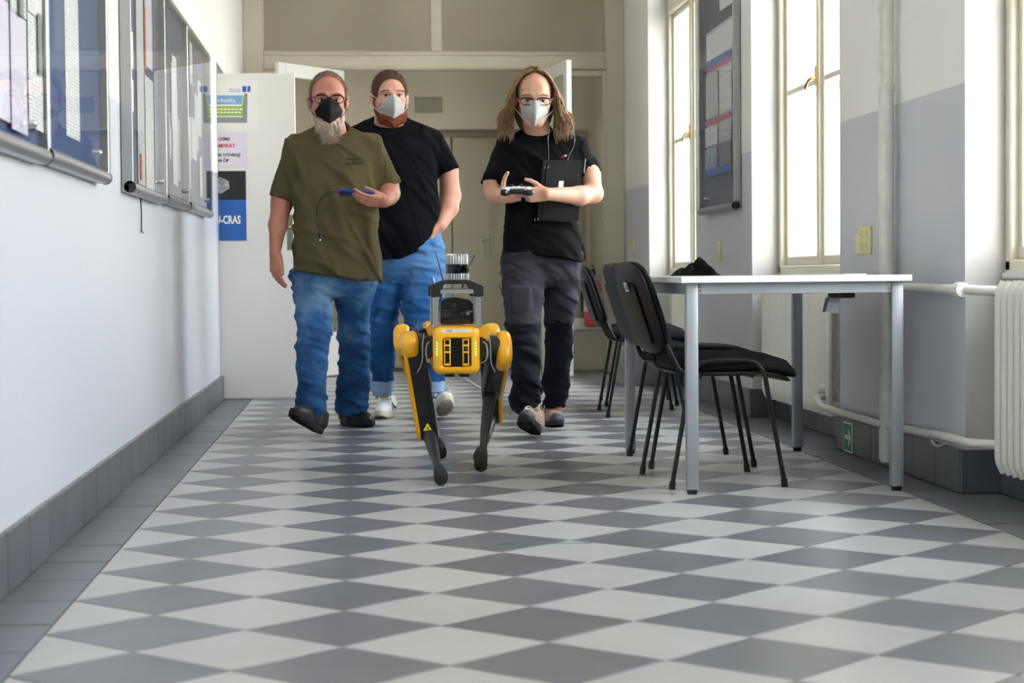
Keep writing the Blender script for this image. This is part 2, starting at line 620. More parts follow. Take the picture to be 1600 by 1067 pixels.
bl = MB()
bl.box(XL, XL + 0.004, YB, 11.86, 0, SKIRT + 0.002)
bl.box(XL, XL + 0.004, 12.72, 14.55, 0, SKIRT + 0.002)
baseboard_left = tag(bl.build('baseboard_left', mat('pale_mortar', 'A9A69E', 0.9)), kind='structure')
tag(baseboard_left, 'slate tile skirting along the left wall')
y = 4.62 - 0.308 * 31
while y < 11.5:
    o = link('skirting_tile', skirt_tile(0.3045), None, baseboard_left); o.location = (XL + 0.003, y, 0.001)
    y += 0.308
o = link('skirting_tile', skirt_tile(11.86 - y), None, baseboard_left); o.location = (XL + 0.003, y, 0.001)
for k in range(6):
    o = link('skirting_tile', skirt_tile(0.3045), None, baseboard_left); o.location = (XL + 0.003, 12.72 + k * 0.306, 0.001)

br = MB()
for a, b in piers:
    br.box(XR - 0.004, XR, a - 0.004, b, 0, SKIRT + 0.001)
    br.box(XR - 0.004, XN, a - 0.004, a, 0, SKIRT + 0.001)
for a, b in WINDOWS:
    br.box(XN - 0.004, XN, a, b, 0, SKIRT + 0.001)
baseboard_right = tag(br.build('baseboard_right', mat('pale_mortar', 'A9A69E', 0.9)), kind='structure')
tag(baseboard_right, 'slate tile skirting stepping round the piers on the right')
for a, b in piers:
    a_ = max(a, YB); b_ = min(b, 14.55); n = max(1, round((b_ - a_) / 0.3))
    L = (b_ - a_) / n
    for k in range(n):
        o = link('skirting_tile', skirt_tile(L), None, baseboard_right); o.location = (XR - 0.019, a_ + k * L, 0.001)
    # end face of the pier towards the camera
    o = link('skirting_tile', skirt_tile(XN - XR + 0.014), None, baseboard_right)
    o.location = (XR - 0.019, a_ - 0.003, 0.001); o.rotation_euler = (0, 0, -math.pi / 2)
for a, b in WINDOWS:
    n = 6; L = (b - a) / n
    for k in range(n):
        o = link('skirting_tile', skirt_tile(L), None, baseboard_right); o.location = (XN - 0.019, a + k * L, 0.001)

# ---- ceiling and the wall behind the camera
c_ = MB(); c_.box(-0.8, 3.4, YB - 0.2, 15.7, HC, HC + 0.2)
tag(c_.build('ceiling', m_ceil), 'plain white corridor ceiling', kind='structure')
c_ = MB(); c_.box(-0.8, 3.4, YB - 0.2, YB, 0, HC)
tag(c_.build('wall_back', m_wall), 'white end wall behind the camera', kind='structure')

# ---- windows: double timber casements, inner and outer
m_pane = glass('window_glass', (0.985, 0.985, 0.975), 1.4)
m_brass = mat('brass', 'B08A45', 0.3, 1.0)


def casement(b, x, a, c, z0, z1, w=0.055, t=0.05):
    """frame of one casement in plane x from y=a to y=c"""
    b.box(x, x + t, a, a + w, z0, z1, 0.004)
    b.box(x, x + t, c - w, c, z0, z1, 0.004)
    b.box(x, x + t, a + w, c - w, z0, z0 + w * 1.3, 0.004)
    b.box(x, x + t, a + w, c - w, z1 - w, z1, 0.004)


for i, (a, c) in enumerate(WINDOWS):
    root = tag(empty('window_%d' % (i + 1), (XN, (a + c) / 2, 0.74)), kind='structure')
    tag(root, ['farthest cream casement window, by the glazed partition', 'cream casement window with brass handle behind the table',
               'nearest window, over the radiator at the right edge', 'window behind the camera', 'last window behind the camera'][i])
    f = MB()
    mid = (a + c) / 2 + 0.10
    f.box(2.885, 2.98, a, a + 0.05, 0.76, 3.25, 0.006)
    f.box(2.885, 2.98, c - 0.05, c, 0.76, 3.25, 0.006)
    f.box(2.885, 2.98, a, c, 3.19, 3.25, 0.006)
    f.box(2.885, 2.98, a, c, 0.752, 0.80, 0.006)
    f.box(2.875, 2.985, a + 0.05, c - 0.05, 2.60, 2.72, 0.010)
    f.build('window_frame', m_cream, root, world_space=True)
    for (p, q) in ((a + 0.05, mid - 0.02), (mid + 0.02, c - 0.05)):
        s = MB()
        casement(s, 2.915, p, q, 0.80, 2.60, 0.035)
        s.box(2.922, 2.95, p + 0.035, q - 0.035, 1.685, 1.712, 0.003)
        sash = s.build('sash', m_cream, root, world_space=True)
        for (za, zb) in ((0.845, 1.69), (1.708, 2.565)):
            g = MB(); g.box(2.934, 2.938, p + 0.033, q - 0.033, za, zb); g.build('pane', m_pane, sash, None, True)
        s = MB(); casement(s, 2.915, p, q, 2.72, 3.19, 0.035)
        sash = s.build('sash', m_cream, root, world_space=True)
        g = MB(); g.box(2.934, 2.938, p + 0.033, q - 0.033, 2.765, 3.155); g.build('pane', m_pane, sash, None, True)
    s = MB()
    s.box(2.895, 2.965, mid - 0.024, mid + 0.024, 0.80, 3.19, 0.012, seg=2)
    s.build('mullion', m_cream, root, world_space=True)
    # brass casement fastener
    s = MB()
    s.box(2.888, 2.896, mid - 0.012, mid + 0.012, 1.66, 1.76, 0.003)
    s.tube([(2.89, mid, 1.70), (2.865, mid, 1.70)], 0.008)
    s.tube([(2.865, mid, 1.70), (2.862, mid + 0.05, 1.69), (2.862, mid + 0.10, 1.665)], [0.007, 0.008, 0.013], flat=(1, .6))
    s.build('window_handle', m_brass, root, world_space=True)
    # outer casement of the double window
    s = MB()
    casement(s, 3.06, a + 0.04, mid, 0.80, 3.19, 0.05)
    casement(s, 3.06, mid, c - 0.04, 0.80, 3.19, 0.05)
    s.box(3.065, 3.095, a + 0.08, c - 0.08, 1.68, 1.715, 0.003)
    s.box(3.05, 3.11, a + 0.04, c - 0.04, 2.60, 2.70, 0.003)
    oc = s.build('outer_sash', m_white, root, world_space=True)
    g = MB(); g.box(3.08, 3.084, a + 0.09, c - 0.09, 0.85, 3.14); g.build('pane', m_pane, oc, None, True)
    # sill board
    s = MB()
    s.box(XN - 0.012, 3.10, a + 0.002, c - 0.002, 0.735, 0.757, 0.006, seg=2)
    s.build('window_sill', m_white, root, world_space=True)

# pale street facade across the road and the pavement outside, seen blurred through the windows
g = MB(); g.box(3.6, 40, -30, 60, -6.2, -6.0)
tag(g.build('trim_1', mat('street_paving', 'B9B6AE', 0.9)), 'street paving outside the windows', kind='structure')

# ---- glazed partition at the end of the corridor
root = tag(empty('wall_partition', (1.3, YE, 0)), 'beige glazed partition with transom lights at corridor end', kind='structure')
f = MB()
T0, T1 = YE, YE + 0.10
f.box(XL, -0.035, T0, T1, 0, HC, 0.006)
f.box(2.60, XR, T0, T1, 0, HC, 0.006)
f.box(-0.035, 2.60, T0, T1, 2.345, 2.49, 0.006)
f.box(-0.035, 2.60, T0 - 0.018, T0, 2.455, 2.478, 0.006)
f.box(-0.035, 2.60, T0 - 0.022, T0, 2.352, 2.372, 0.006)
f.box(-0.035, 2.60, T0, T1, 3.45, HC, 0.006)
f.box(1.245, 1.33, T0, T1, 2.49, 3.45, 0.006)
f.box(0.475, 0.555, T0, T1, 0, 2.345, 0.006)
f.box(2.11, 2.33, T0, T1, 0, 2.345, 0.006)
f.box(-0.035, 0.0, T0 + .01, T1 - .01, 0, 2.345, 0.004)
f.box(2.575, 2.60, T0 + .01, T1 - .01, 0, 2.345, 0.004)
f.box(0, 0.475, T0 + .01, T1 - .01, 2.30, 2.345, 0.004)
f.box(2.33, 2.575, T0 + .01, T1 - .01, 2.30, 2.345, 0.004)
f.build('frame', m_frame, root, world_space=True)
s = MB()
s.box(0, 0.475, T0 + .02, T1 - .02, 0.02, 0.33, 0.004)
s.box(2.33, 2.575, T0 + .02, T1 - .02, 0.02, 0.33, 0.004)
s.build('base_panel', m_frame, root, world_space=True)
for (a, b, z0, z1) in ((0, 0.475, 0.40, 2.30), (2.33, 2.575, 0.40, 2.30), (-0.035, 1.245, 2.49, 3.45), (1.33, 2.60, 2.49, 3.45)):
    g = MB(); g.box(a, b, T0 + 0.045, T0 + 0.05, z0, z1); g.build('pane', m_pane, root, None, True)
s = MB()
s.box(0, 0.475, T0 + .0, T1, 0.33, 0.42, 0.01, seg=2)
s.box(2.33, 2.575, T0 + .0, T1, 0.33, 0.42, 0.01, seg=2)
s.build('rail', m_white, root, world_space=True)

m_alu = mat('brushed_aluminium', 'A9ABAD', 0.35, 0.9, noise=(30, 0.2), alt='8E9092', stretch=(1, 1, 20))
m_chrome = mat('polished_chrome', 'C8C8C8', 0.12, 1.0)
m_nickel = mat('satin_nickel', 'A39E90', 0.3, 1.0)


def partition_leaf(name, label, hinge, ang, flip, handle=True):
    """glazed door leaf 0.77 m wide opened towards the camera"""
    root = tag(empty(name, (hinge[0], hinge[1], 0.012), ang), label, kind='structure')
    w, hh = 0.77, 2.325
    s = MB()
    s.box(0, 0.085, -0.02, 0.02, 0, hh, 0.004)
    s.box(w - 0.085, w, -0.02, 0.02, 0, hh, 0.004)
    s.box(0.085, w - 0.085, -0.02, 0.02, hh - 0.10, hh, 0.004)
    s.box(0.085, w - 0.085, -0.02, 0.02, 0, 0.33, 0.004)
    s.build('leaf_frame', m_white, root)
    g = MB(); g.box(0.08, w - 0.08, -0.003, 0.003, 0.33, hh - 0.10); g.build('pane', m_pane, root, None)
    if handle:
        for sg in (-1, 1):
            s = MB()
            s.box(w - 0.062, w - 0.022, sg * 0.022 - 0.003, sg * 0.022 + 0.003, 0.90, 1.14, 0.002)
            s.tube(rounded([(w - 0.042, sg * 0.022, 1.06), (w - 0.042, sg * 0.065, 1.06), (w - 0.16, sg * 0.065, 1.055)], 0.015), 0.009)
            s.build('door_handle', m_nickel, root)
    return root


partition_leaf('door_2', 'left white glazed door leaf, swung open behind the man in olive', (0.565, 14.58), math.atan2(-0.60, -0.47), 1)
partition_leaf('door_3', 'right white glazed door leaf, swung open behind the long-haired man', (2.10, 14.58), math.atan2(-0.755, 0.125), -1)

# ---- vestibule beyond: upper wall with a vent, recessed double door below
v = MB()
v.box(-0.8, 3.4, 15.3, 15.62, 1.945, HC)
v.box(-0.8, 0.75, 15.3, 15.62, 0, 1.945)
v.box(2.55, 3.4, 15.3, 15.62, 0, 1.945)
tag(v.build('wall_far', m_vest, smooth=None), 'beige vestibule wall beyond the open doors', kind='structure')
root = tag(empty('door_4', (1.6, 15.52, 0)), 'closed beige double door at the back of the vestibule', kind='structure')
s = MB()
s.box(0.75, 2.55, 15.56, 15.64, 0, 1.945)
s.build('door_casing', m_vest, root, world_space=True)
for (a, b) in ((0.82, 1.435), (1.445, 2.5)):
    s = MB(); s.box(a, b, 15.515, 15.56, 0.01, 1.90, 0.006); s.build('leaf', m_vest, root, world_space=True)
s = MB()
hx = at(762, 372, 15.5)[0]
s.box(hx - 0.02, hx + 0.02, 15.505, 15.515, 0.90, 1.10, 0.003)
s.tube(rounded([(hx, 15.51, 1.05), (hx, 15.46, 1.05), (hx - 0.05, 15.46, 1.045)], 0.015), 0.01)
s.build('door_handle', m_nickel, root, world_space=True)
vx0, vz1 = at(648, 152, 15.3)[0], at(648, 152, 15.3)[2]
vx1, vz0 = at(691, 176, 15.3)[0], at(691, 176, 15.3)[2]
root = tag(empty('ventilation_grille', ((vx0 + vx1) / 2, 15.295, (vz0 + vz1) / 2)), 'grey square-mesh ventilation grille on the beige wall beyond', 'vent')
s = MB()
s.box(vx0, vx1, 15.297, 15.30, vz0, vz1)
s.build('grille_back', mat('vent_back', '8F897A', 0.8), root, world_space=True)
s = MB()
for k in range(13):
    x = vx0 + (vx1 - vx0) * k / 12
    s.box(x - 0.003, x + 0.003, 15.290, 15.296, vz0, vz1)
for k in range(8):
    z = vz0 + (vz1 - vz0) * k / 7
    s.box(vx0, vx1, 15.288, 15.294, z - 0.003, z + 0.003)
tag(s.build('grille_mesh', mat('vent_metal', 'A69F8F', 0.5, 0.2), root, world_space=True), kind='stuff')

# ---- white door leaf standing open from the left wall doorway
root = tag(empty('door_5', (XL - 0.42, 11.88, 0.01)), 'plain white door leaf standing open, posters on it', kind='structure')
s = MB()
s.box(-0.60, 0.292, 11.865, 11.905, 0.006, 2.03, 0.004)
s.build('leaf', m_white, root, world_space=True)
s = MB()
s.box(0.232, 0.272, 11.858, 11.865, 0.93, 1.15, 0.002)
s.tube(rounded([(0.25, 11.86, 1.07), (0.25, 11.81, 1.07), (0.14, 11.81, 1.065)], 0.015), 0.009)
s.build('door_handle', m_nickel, root, world_space=True)

# ---- pipes on the right wall
m_pipe = mat('white_painted_pipe', 'DEDDD6', 0.35, noise=(14, 0.5), alt='C9C6BA', bump=(40, 0.4))
py_ = 7.11
root = tag(empty('heating_pipes', (2.70, py_, 0)), 'pair of white heating riser pipes on the pier behind the table', 'pipe')
s = MB(); s.tube([(2.70, py_, 0.03), (2.70, py_, 1.47)], 0.026, 16); s.build('pipe', m_pipe, root, world_space=True)
s = MB(); s.tube([(2.705, py_, 1.47), (2.705, py_, HC)], 0.021, 16); s.build('pipe', m_pipe, root, world_space=True)
s = MB(); s.tube([(2.712, py_ + 0.10, 0.03), (2.712, py_ + 0.10, HC)], 0.017, 14); s.build('pipe', m_pipe, root, world_space=True)
s = MB(); s.tube([(2.70, py_, 1.455), (2.70, py_, 1.485)], 0.030, 16); s.build('pipe_collar', m_pipe, root, world_space=True)
root = tag(empty('supply_pipe', (2.70, 6.0, 0.7)), 'horizontal white pipe running into the top of the near radiator', 'pipe')
s = MB(); s.tube(rounded([(2.70, 7.0, 0.705), (2.70, 6.20, 0.70), (2.80, 6.1, 0.695)], 0.05), 0.0165, 12); s.build('pipe', m_pipe, root, world_space=True)
s = MB(); s.tube([(2.70, 6.25, 0.70), (2.70, 6.19, 0.70)], 0.026, 10); s.build('valve', m_white, root, world_space=True)
root = tag(empty('return_pipe', (2.70, 7.0, 0.17)), 'low white pipe running along the skirting between two radiators', 'pipe')
s = MB(); s.tube(rounded([(2.81, 8.36, 0.21), (2.72, 8.34, 0.20), (2.70, 8.15, 0.172), (2.70, 7.2, 0.168), (2.70, 6.36, 0.19), (2.70, 6.12, 0.19), (2.80, 6.05, 0.19)], 0.06), 0.0155, 12)
s.build('pipe', m_pipe, root, world_space=True)
s = MB(); s.tube([(2.735, 8.36, 0.235), (2.80, 8.36, 0.235)], 0.024, 10); s.build('valve', m_pipe, root, world_space=True)
for yy in (7.95, 6.5):
    s = MB(); s.tube(rounded([(2.745, yy, 0.155), (2.70, yy, 0.145), (2.684, yy, 0.17)], 0.02), 0.005, 6)
    s.build('bracket', m_pipe, root, world_space=True)

# ---- column radiators
m_rad = mat('radiator_enamel', 'E2E0D6', 0.32, noise=(4, 0.2), alt='D8D5C8')


def radiator(label, y0, y1, x, z0, z1, pitch=0.05):
    root = tag(empty('radiator', (x, (y0 + y1) / 2, z0)), label, 'radiator', 'column radiators in the window niches')
    n = int((y1 - y0) / pitch)
    b = MB()
    # one section: two columns joined by hubs
    for dx in (-0.038, 0.038):
        b.tube(rounded([(dx * 0.55, 0, 0.0), (dx, 0, 0.035), (dx, 0, z1 - z0 - 0.035), (dx * 0.55, 0, z1 - z0)], 0.03, 4), 0.0155, 10, flat=(1.0, 1.25))
    b.box(-0.04, 0.04, -0.017, 0.017, 0.012, 0.055, 0.014, seg=2)
    b.box(-0.04, 0.04, -0.017, 0.017, z1 - z0 - 0.055, z1 - z0 - 0.004, 0.014, seg=2)
    b.tube([(0, -pitch / 2, 0.034), (0, pitch / 2, 0.034)], 0.016, 8)
    b.tube([(0, -pitch / 2, z1 - z0 - 0.034), (0, pitch / 2, z1 - z0 - 0.034)], 0.016, 8)
    me = b.mesh('radiator_section', 40); me.materials.append(m_rad)
    for k in range(n):
        o = link('radiator_section', me, None, root)
        o.location = (0, y0 - (y0 + y1) / 2 + pitch * (k + 0.5), 0)
    return root


radiator('white column radiator at the right edge, nearest the camera', 4.66, 6.09, 2.815, 0.10, 0.725, 0.062)
radiator('white column radiator in the niche behind the table', 8.30, 9.75, 2.815, 0.12, 0.70, 0.05)
radiator('white column radiator in the far niche, beside the far chairs', 11.75, 12.6, 2.815, 0.12, 0.70, 0.05)

# ------------------------------------------------------------------ notice boards
m_felt = mat('blue_felt', '3F5685', 0.9, noise=(60, 0.25), bump=(200, 0.3))
m_felt2 = mat('slate_blue_felt', '55617C', 0.9, noise=(60, 0.25), bump=(200, 0.3))
m_bglass = glass('display_glass', (0.98, 0.99, 0.99), 1.33)
m_black = mat('black_plastic', '121213', 0.45)
m_paper = print_lines('printed_page', 'ECECEE', '50525A', 95, amount=0.55, word=90)
m_paper2 = print_lines('printed_page_dense', 'DADCE2', '3D4252', 130, amount=0.7, word=120)
m_paper3 = mat('plain_page', 'EDECF0', 0.6)
m_papery = mat('tinted_page', 'D9D2E4', 0.6)
m_orange = mat('orange_print', 'D86A3A', 0.6)
m_bluep = mat('blue_print', '2E62B5', 0.6)
m_pink = mat('pink_print', 'C25A80', 0.6)


def board(label, group, x, side, y0, y1, z0, z1, papers, felt, endcap=False):
    """wall-hung glazed display case; side=+1 faces +X, -1 faces -X; papers: (ya, yb, za, zb, material)"""
    root = tag(empty('notice_board', (x, (y0 + y1) / 2, z0)), label, 'notice board', group)
    d = side

    def bx(b, a0, a1, *r, **k):
        p, q = sorted((x + d * a0, x + d * a1))
        b.box(p, q, *r, **k)
    s = MB(); bx(s, 0.004, 0.016, y0 + .008, y1 - .008, z0 + .012, z1 - .012); s.build('backing', felt, root, world_space=True)
    s = MB()
    bx(s, 0.002, 0.045, y0, y0 + 0.014, z0 + 0.02, z1, bev=0.003)
    bx(s, 0.002, 0.045, y1 - 0.014, y1, z0 + 0.02, z1, bev=0.003)
    bx(s, 0.002, 0.045, y0, y1, z1 - 0.02, z1, bev=0.003)
    s.tube([(x + d * 0.032, y0 + 0.004, z0 + 0.012), (x + d * 0.032, y1 - 0.004, z0 + 0.012)], 0.021, 12)
    bx(s, 0.002, 0.03, y0, y1, z0 - 0.006, z0 + 0.022, bev=0.002)
    s.build('frame', m_alu, root, world_space=True)
    g = MB(); bx(g, 0.046, 0.050, y0 + .002, y1 - .002, z0 + 0.03, z1 - 0.003); door = g.build('glass_door', m_bglass, root, world_space=True)
    yk = y0 + (y1 - y0) * 0.72
    s = MB()
    s.tube([(x + d * 0.048, yk, z0 + 0.075), (x + d * 0.062, yk, z0 + 0.075), (x + d * 0.066, yk, z0 + 0.075)], [0.011, 0.011, 0.007], 14)
    s.build('lock', m_chrome, door, world_space=True)
    for yy in (y0 + .004, y1 - .004):
        s = MB(); s.tube([(x + d * 0.032, yy - 0.004, z0 + 0.012), (x + d * 0.032, yy + 0.004, z0 + 0.012)], 0.0225, 12)
        s.build('end_cap', m_black, root, world_space=True)
    for ip, (a, b, c, e, m) in enumerate(papers):
        s = MB(); p = 0.0175 + 0.0013 * ip
        w2, h_ = (b - a) / 2, (e - c) / 2
        s.box(-0.0004, 0.0004, -w2, w2, -h_, h_)
        k = s.build('paper', m, root, None, True)
        k.matrix_basis = Matrix.Translation((x + d * p, (a + b) / 2, (c + e) / 2)) @ Matrix.Rotation(RNG.uniform(-0.015, 0.015), 4, 'X')
    return root


def rand_papers(y0, y1, z0, z1, n, mats):
    out = []
    for _ in range(n):
        w, h = random.choice([(0.21, 0.297), (0.21, 0.297), (0.297, 0.21), (0.15, 0.21)])
        a = random.uniform(y0, y1 - w); c = random.uniform(z0, z1 - h)
        out.append((a, a + w, c, c + h, random.choice(mats)))
    return out


gl, gr = 'glazed notice boards along the left wall', 'glazed notice boards along the left wall'
grid = [(y, y + 0.218, z + dz, z + 0.292 + dz, random.choice([m_paper, m_paper3, m_papery])) for y, dz in ((4.06, .03), (4.28, .0), (4.50, .02), (4.72, .005), (4.94, .03)) for z in (1.125, 1.42, 1.715)]
grid += [(4.45, 4.60, 1.55, 1.72, mat('pink_picture', 'D8A5A8', .6, noise=(9, .8), alt='C9C2D8')), (4.80, 4.86, 1.42, 1.60, mat('green_grey_picture', '7E8A86', .6)), (5.06, 5.12, 1.30, 1.46, m_ink if False else mat('green_grey_picture', '7E8A86', .6)), (4.62, 4.70, 1.62, 1.82, m_bluep), (4.98, 5.05, 1.56, 1.74, mat('green_grey_picture', '7E8A86', .6))]
board('nearest glazed notice board, crowded with pale printed pages, at the left edge', gl, XL, 1, 4.02, 5.185, 1.078, 2.03, grid, m_felt)
board('glazed notice board with deep blue felt and two narrow white pages', gl, XL, 1, 5.195, 6.40, 1.085, 2.03,
      [(5.66, 5.93, 1.185, 1.62, m_paper), (5.66, 5.93, 1.65, 1.98, m_paper2)], m_felt)
board('glazed notice board with black end cap, white pages and orange print strip', gr, XL, 1, 7.06, 8.295, 1.088, 2.008,
      [(7.14, 7.34, 1.40, 1.52, m_papery), (7.14, 7.34, 1.56, 1.70, m_paper3), (7.44, 7.68, 1.13, 1.97, m_paper2), (7.70, 8.00, 1.12, 1.58, m_paper), (7.72, 7.98, 1.62, 1.95, m_papery), (7.48, 7.54, 1.15, 1.25, m_orange), (7.68, 7.73, 1.60, 1.85, m_orange)], m_felt2)
board('middle glazed notice board of the far left group, pale pages under glare', gr, XL, 1, 8.305, 9.375, 1.10, 2.008,
      rand_papers(8.36, 9.32, 1.16, 1.98, 9, [m_paper, m_paper2, m_paper3, m_papery]), m_felt2)
board('farthest glazed notice board on the left wall, before the open white door', gr, XL, 1, 9.385, 10.755, 1.108, 2.010,
      rand_papers(9.45, 10.68, 1.16, 1.98, 8, [m_paper, m_paper2, m_paper3]), m_felt2)
board('glazed notice board with a tall research poster on the pier between the windows', gr, XR, -1, 10.10, 11.14, 1.118, 2.47,
      [(10.22, 11.02, 1.33, 2.17, mat('poster_ground', 'C9C6D2', 0.6)), (10.24, 10.60, 2.24, 2.44, m_paper3),
       (10.24, 11.0, 2.00, 2.15, m_paper3), (10.24, 11.0, 1.955, 1.995, m_bluep), (10.24, 11.0, 1.93, 1.952, m_pink),
       (10.24, 10.6, 1.66, 1.91, m_paper), (10.63, 11.0, 1.66, 1.91, m_paper2), (10.24, 11.0, 1.625, 1.65, m_pink),
       (10.24, 10.6, 1.50, 1.61, m_paper2), (10.63, 11.0, 1.50, 1.61, m_paper), (10.24, 10.6, 1.37, 1.49, mat('teal_picture', '5E8D96', 0.6, noise=(12, 0.9), alt='8C4F78')),
       (10.63, 11.0, 1.37, 1.49, mat('blue_picture', '6E8CB8', 0.6, noise=(14, 0.9), alt='B9B6C9')), (10.22, 11.02, 1.325, 1.365, m_bluep)], m_felt2)
s = MB(); s.tube([(XL + .006, 7.62, 1.09), (XL + .008, 7.63, 1.02), (XL + .006, 7.635, 0.95)], 0.003, 6)
s.tube([(XL + .006, 7.635, 0.95), (XL + .006, 7.70, 0.945)], 0.003, 6)
tag(s.build('hanging_cord', m_black), 'short black cord dangling below the near end of the far boards', 'cord')

# ------------------------------------------------------------------ posters on the white door leaf
PY = 11.863
m_ink = mat('black_ink', '2A2A2E', 0.6)
m_red = mat('red_ink', 'C8323C', 0.6)
m_whiteink = mat('white_ink', 'F0F0F0', 0.6)


def q(px, py):
    p = at(px, py, PY)
    return p[0], p[2]


def plate(name, x0, x1, z0, z1, m, parent, k=1, th=0.0006):
    s = MB(); s.box(x0, x1, PY - 0.0006 * k - th * 0.5, PY - 0.0006 * k + th * 0.5, z0, z1)
    return s.build(name, m, parent, None, True)


def pmat(T): return Matrix.Translation(T) @ FACE


x1, zt = q(403, 126); _, zb = q(403, 202); x0 = -0.40
pr = tag(empty('poster', ((x0 + x1) / 2, PY, (zt + zb) / 2)), 'white landscape poster with blue, green and grey bands, top of the door leaf', 'poster', 'notices on the open white door')
plate('sheet', x0, x1, zb, zt, mat('white_poster_paper', 'E9E7E4', 0.5), pr)
xa = -0.36
bx1 = q(380, 150)[0]; z_1, z_2 = q(380, 149)[1], q(380, 163)[1]
gx1 = q(386, 180)[0]
s = MB(); s.poly([(xa, PY - .0016, q(300, 192)[1]), (gx1, PY - .0016, q(386, 192)[1]), (gx1 + .004, PY - .0016, q(386, 146)[1]), (gx1 - .012, PY - .0016, q(386, 146)[1]), (bx1 - .006, PY - .0016, q(380, 183)[1]), (xa, PY - .0016, q(300, 183)[1])], (0, -.0003, 0))
s.build('grey_band', mat('grey_print', '8D9095', 0.6), pr, world_space=True)
s = MB(); s.poly([(xa, PY - .0022, q(300, 181)[1]), (bx1 - .004, PY - .0022, q(380, 181)[1]), (bx1 + .012, PY - .0022, q(380, 147)[1]), (bx1 + .006, PY - .0022, q(380, 147)[1]), (bx1 - .010, PY - .0022, q(380, 166)[1]), (xa, PY - .0022, q(300, 166)[1])], (0, -.0003, 0))
s.build('green_band', mat('green_print', '8DB63C', 0.6), pr, world_space=True)
s = MB(); s.poly([(xa, PY - .0022, z_2), (bx1 - .012, PY - .0022, z_2), (bx1, PY - .0022, z_1), (xa, PY - .0022, z_1)], (0, -.0003, 0))
s.build('blue_band', mat('light_blue_print', '7AA7D2', 0.6), pr, world_space=True)
s = MB()
lx, lz = q(379, 144); lx2, lz2 = q(391, 134)
s.poly([(lx, PY - .0016, lz), (lx + .022, PY - .0016, lz), (lx + .026, PY - .0016, lz2 - .002), (lx - .002, PY - .0016, lz2 - .004)], (0, -.0003, 0))
s.poly([(lx + .028, PY - .0016, lz), (lx2, PY - .0016, lz + .002), (lx2 + .002, PY - .0016, lz2), (lx + .032, PY - .0016, lz2 - .003)], (0, -.0003, 0))
s.build('emblem', m_bluep, pr, world_space=True)
cx_ = q(352, 156)[0]
lettering('robotika', 0.036, (cx_, PY - .003, q(352, 157)[1]), FACE, m_whiteink, pr)
s = MB()
for zz, w_ in ((175.5, .10), (170.5, .11)):
    for k in range(9):
        a = cx_ - w_ + k * 2 * w_ / 9
        s.box(a, a + w_ / 5.5, PY - .0032, PY - .003, q(352, zz)[1] - .005, q(352, zz)[1] + .003)
s.build('small_print', m_whiteink, pr, world_space=True)
s = MB()
for zz in (140, 143):
    for k in range(6):
        a = q(358, 140)[0] + k * 0.012
        s.box(a, a + .009, PY - .0014, PY - .0012, q(352, zz)[1] - .002, q(352, zz)[1] + .002)
s.build('small_print', m_bluep, pr, world_space=True)

x1, zt = q(386.5, 206); _, zb = q(386.5, 261.5); cxx = q(348, 240)[0]; x0 = 2 * cxx - x1
pr = tag(empty('poster', (cxx, PY, (zt + zb) / 2)), 'pale lilac notice with black and red lettering, middle of the door leaf', 'poster', 'notices on the open white door')
plate('sheet', x0, x1, zb, zt, mat('lilac_paper', 'DCD5E6', 0.5), pr)
lettering('PROSÍME', 0.029, (cxx - .005, PY - .002, q(348, 217.5)[1]), FACE, m_ink, pr, width=.104, bold=.0004)
lettering('NEZAMYKAT', 0.033, (cxx - .012, PY - .002, q(348, 228)[1]), FACE, m_red, pr, bold=.0008, width=.178)
lettering('DVEŘE SE OTEVÍRAJÍ', 0.027, (cxx, PY - .002, q(348, 242.5)[1]), FACE, m_ink, pr, width=.214, bold=.0004)
lettering('NA ČIP', 0.027, (cxx, PY - .002, q(348, 251)[1]), FACE, m_ink, pr, width=.072, bold=.0004)

x1, zt = q(384, 267); _, zb = q(384, 376); zm = q(384, 312)[1]; x0 = 2 * cxx - x1
pr = tag(empty('poster', (cxx, PY, (zt + zb) / 2)), 'half black, half blue poster with a white cube emblem, lowest on the door leaf', 'poster', 'notices on the open white door')
plate('sheet', x0 - .004, x1 + .004, zb - .004, zt + .004, mat('poster_rim', 'E4E4E6', 0.5), pr)
plate('black_field', x0, x1, zm, zt, mat('black_print', '131416', 0.4, noise=(9, .5), alt='26282B'), pr, 3)
plate('blue_field', x0, x1, zb, zm, mat('blue_field_print', '2A66B8', 0.45, noise=(11, .7), alt='2457A0'), pr, 3)
lettering('CTU-CRAS', 0.070, (cxx - .002, PY - .0035, q(348, 344)[1]), FACE, m_whiteink, pr, bold=.0022, width=.215)
ex, ez = q(344, 290)
s = MB()
r_ = 0.062
hexa = [(ex + r_ * math.cos(math.radians(a)) * 0.98, PY - .0034, ez + r_ * math.sin(math.radians(a)) * 0.86) for a in (90, 30, -20, -90, -160, 150)]
s.poly(hexa, (0, -.0004, 0))
s.build('emblem', mat('silver_print', 'BDBDBA', 0.5, noise=(20, .8), alt='8E8E8C'), pr, world_space=True)
s = MB()
for (dx, dz, w_, h_) in ((-.03, .024, .02, .006), (-.005, .030, .022, .006), (-.018, .012, .022, .006), (.012, .016, .018, .006), (.0, .003, .02, .006)):
    s.poly([(ex + dx, PY - .004, ez + dz), (ex + dx + w_, PY - .004, ez + dz + .005), (ex + dx + w_ + .004, PY - .004, ez + dz + h_ + .004), (ex + dx + .004, PY - .004, ez + dz + h_)], (0, -.0003, 0))
s.build('emblem_maze', m_black, pr, world_space=True)
lettering('DARPA', 0.022, (ex + .002, PY - .0042, ez - .016), FACE, m_bluep, pr)
lettering('SUBTERRANEAN', 0.013, (ex + .004, PY - .0036, ez - .050), FACE, mat('dim_print', '4A4B4D', .6), pr)
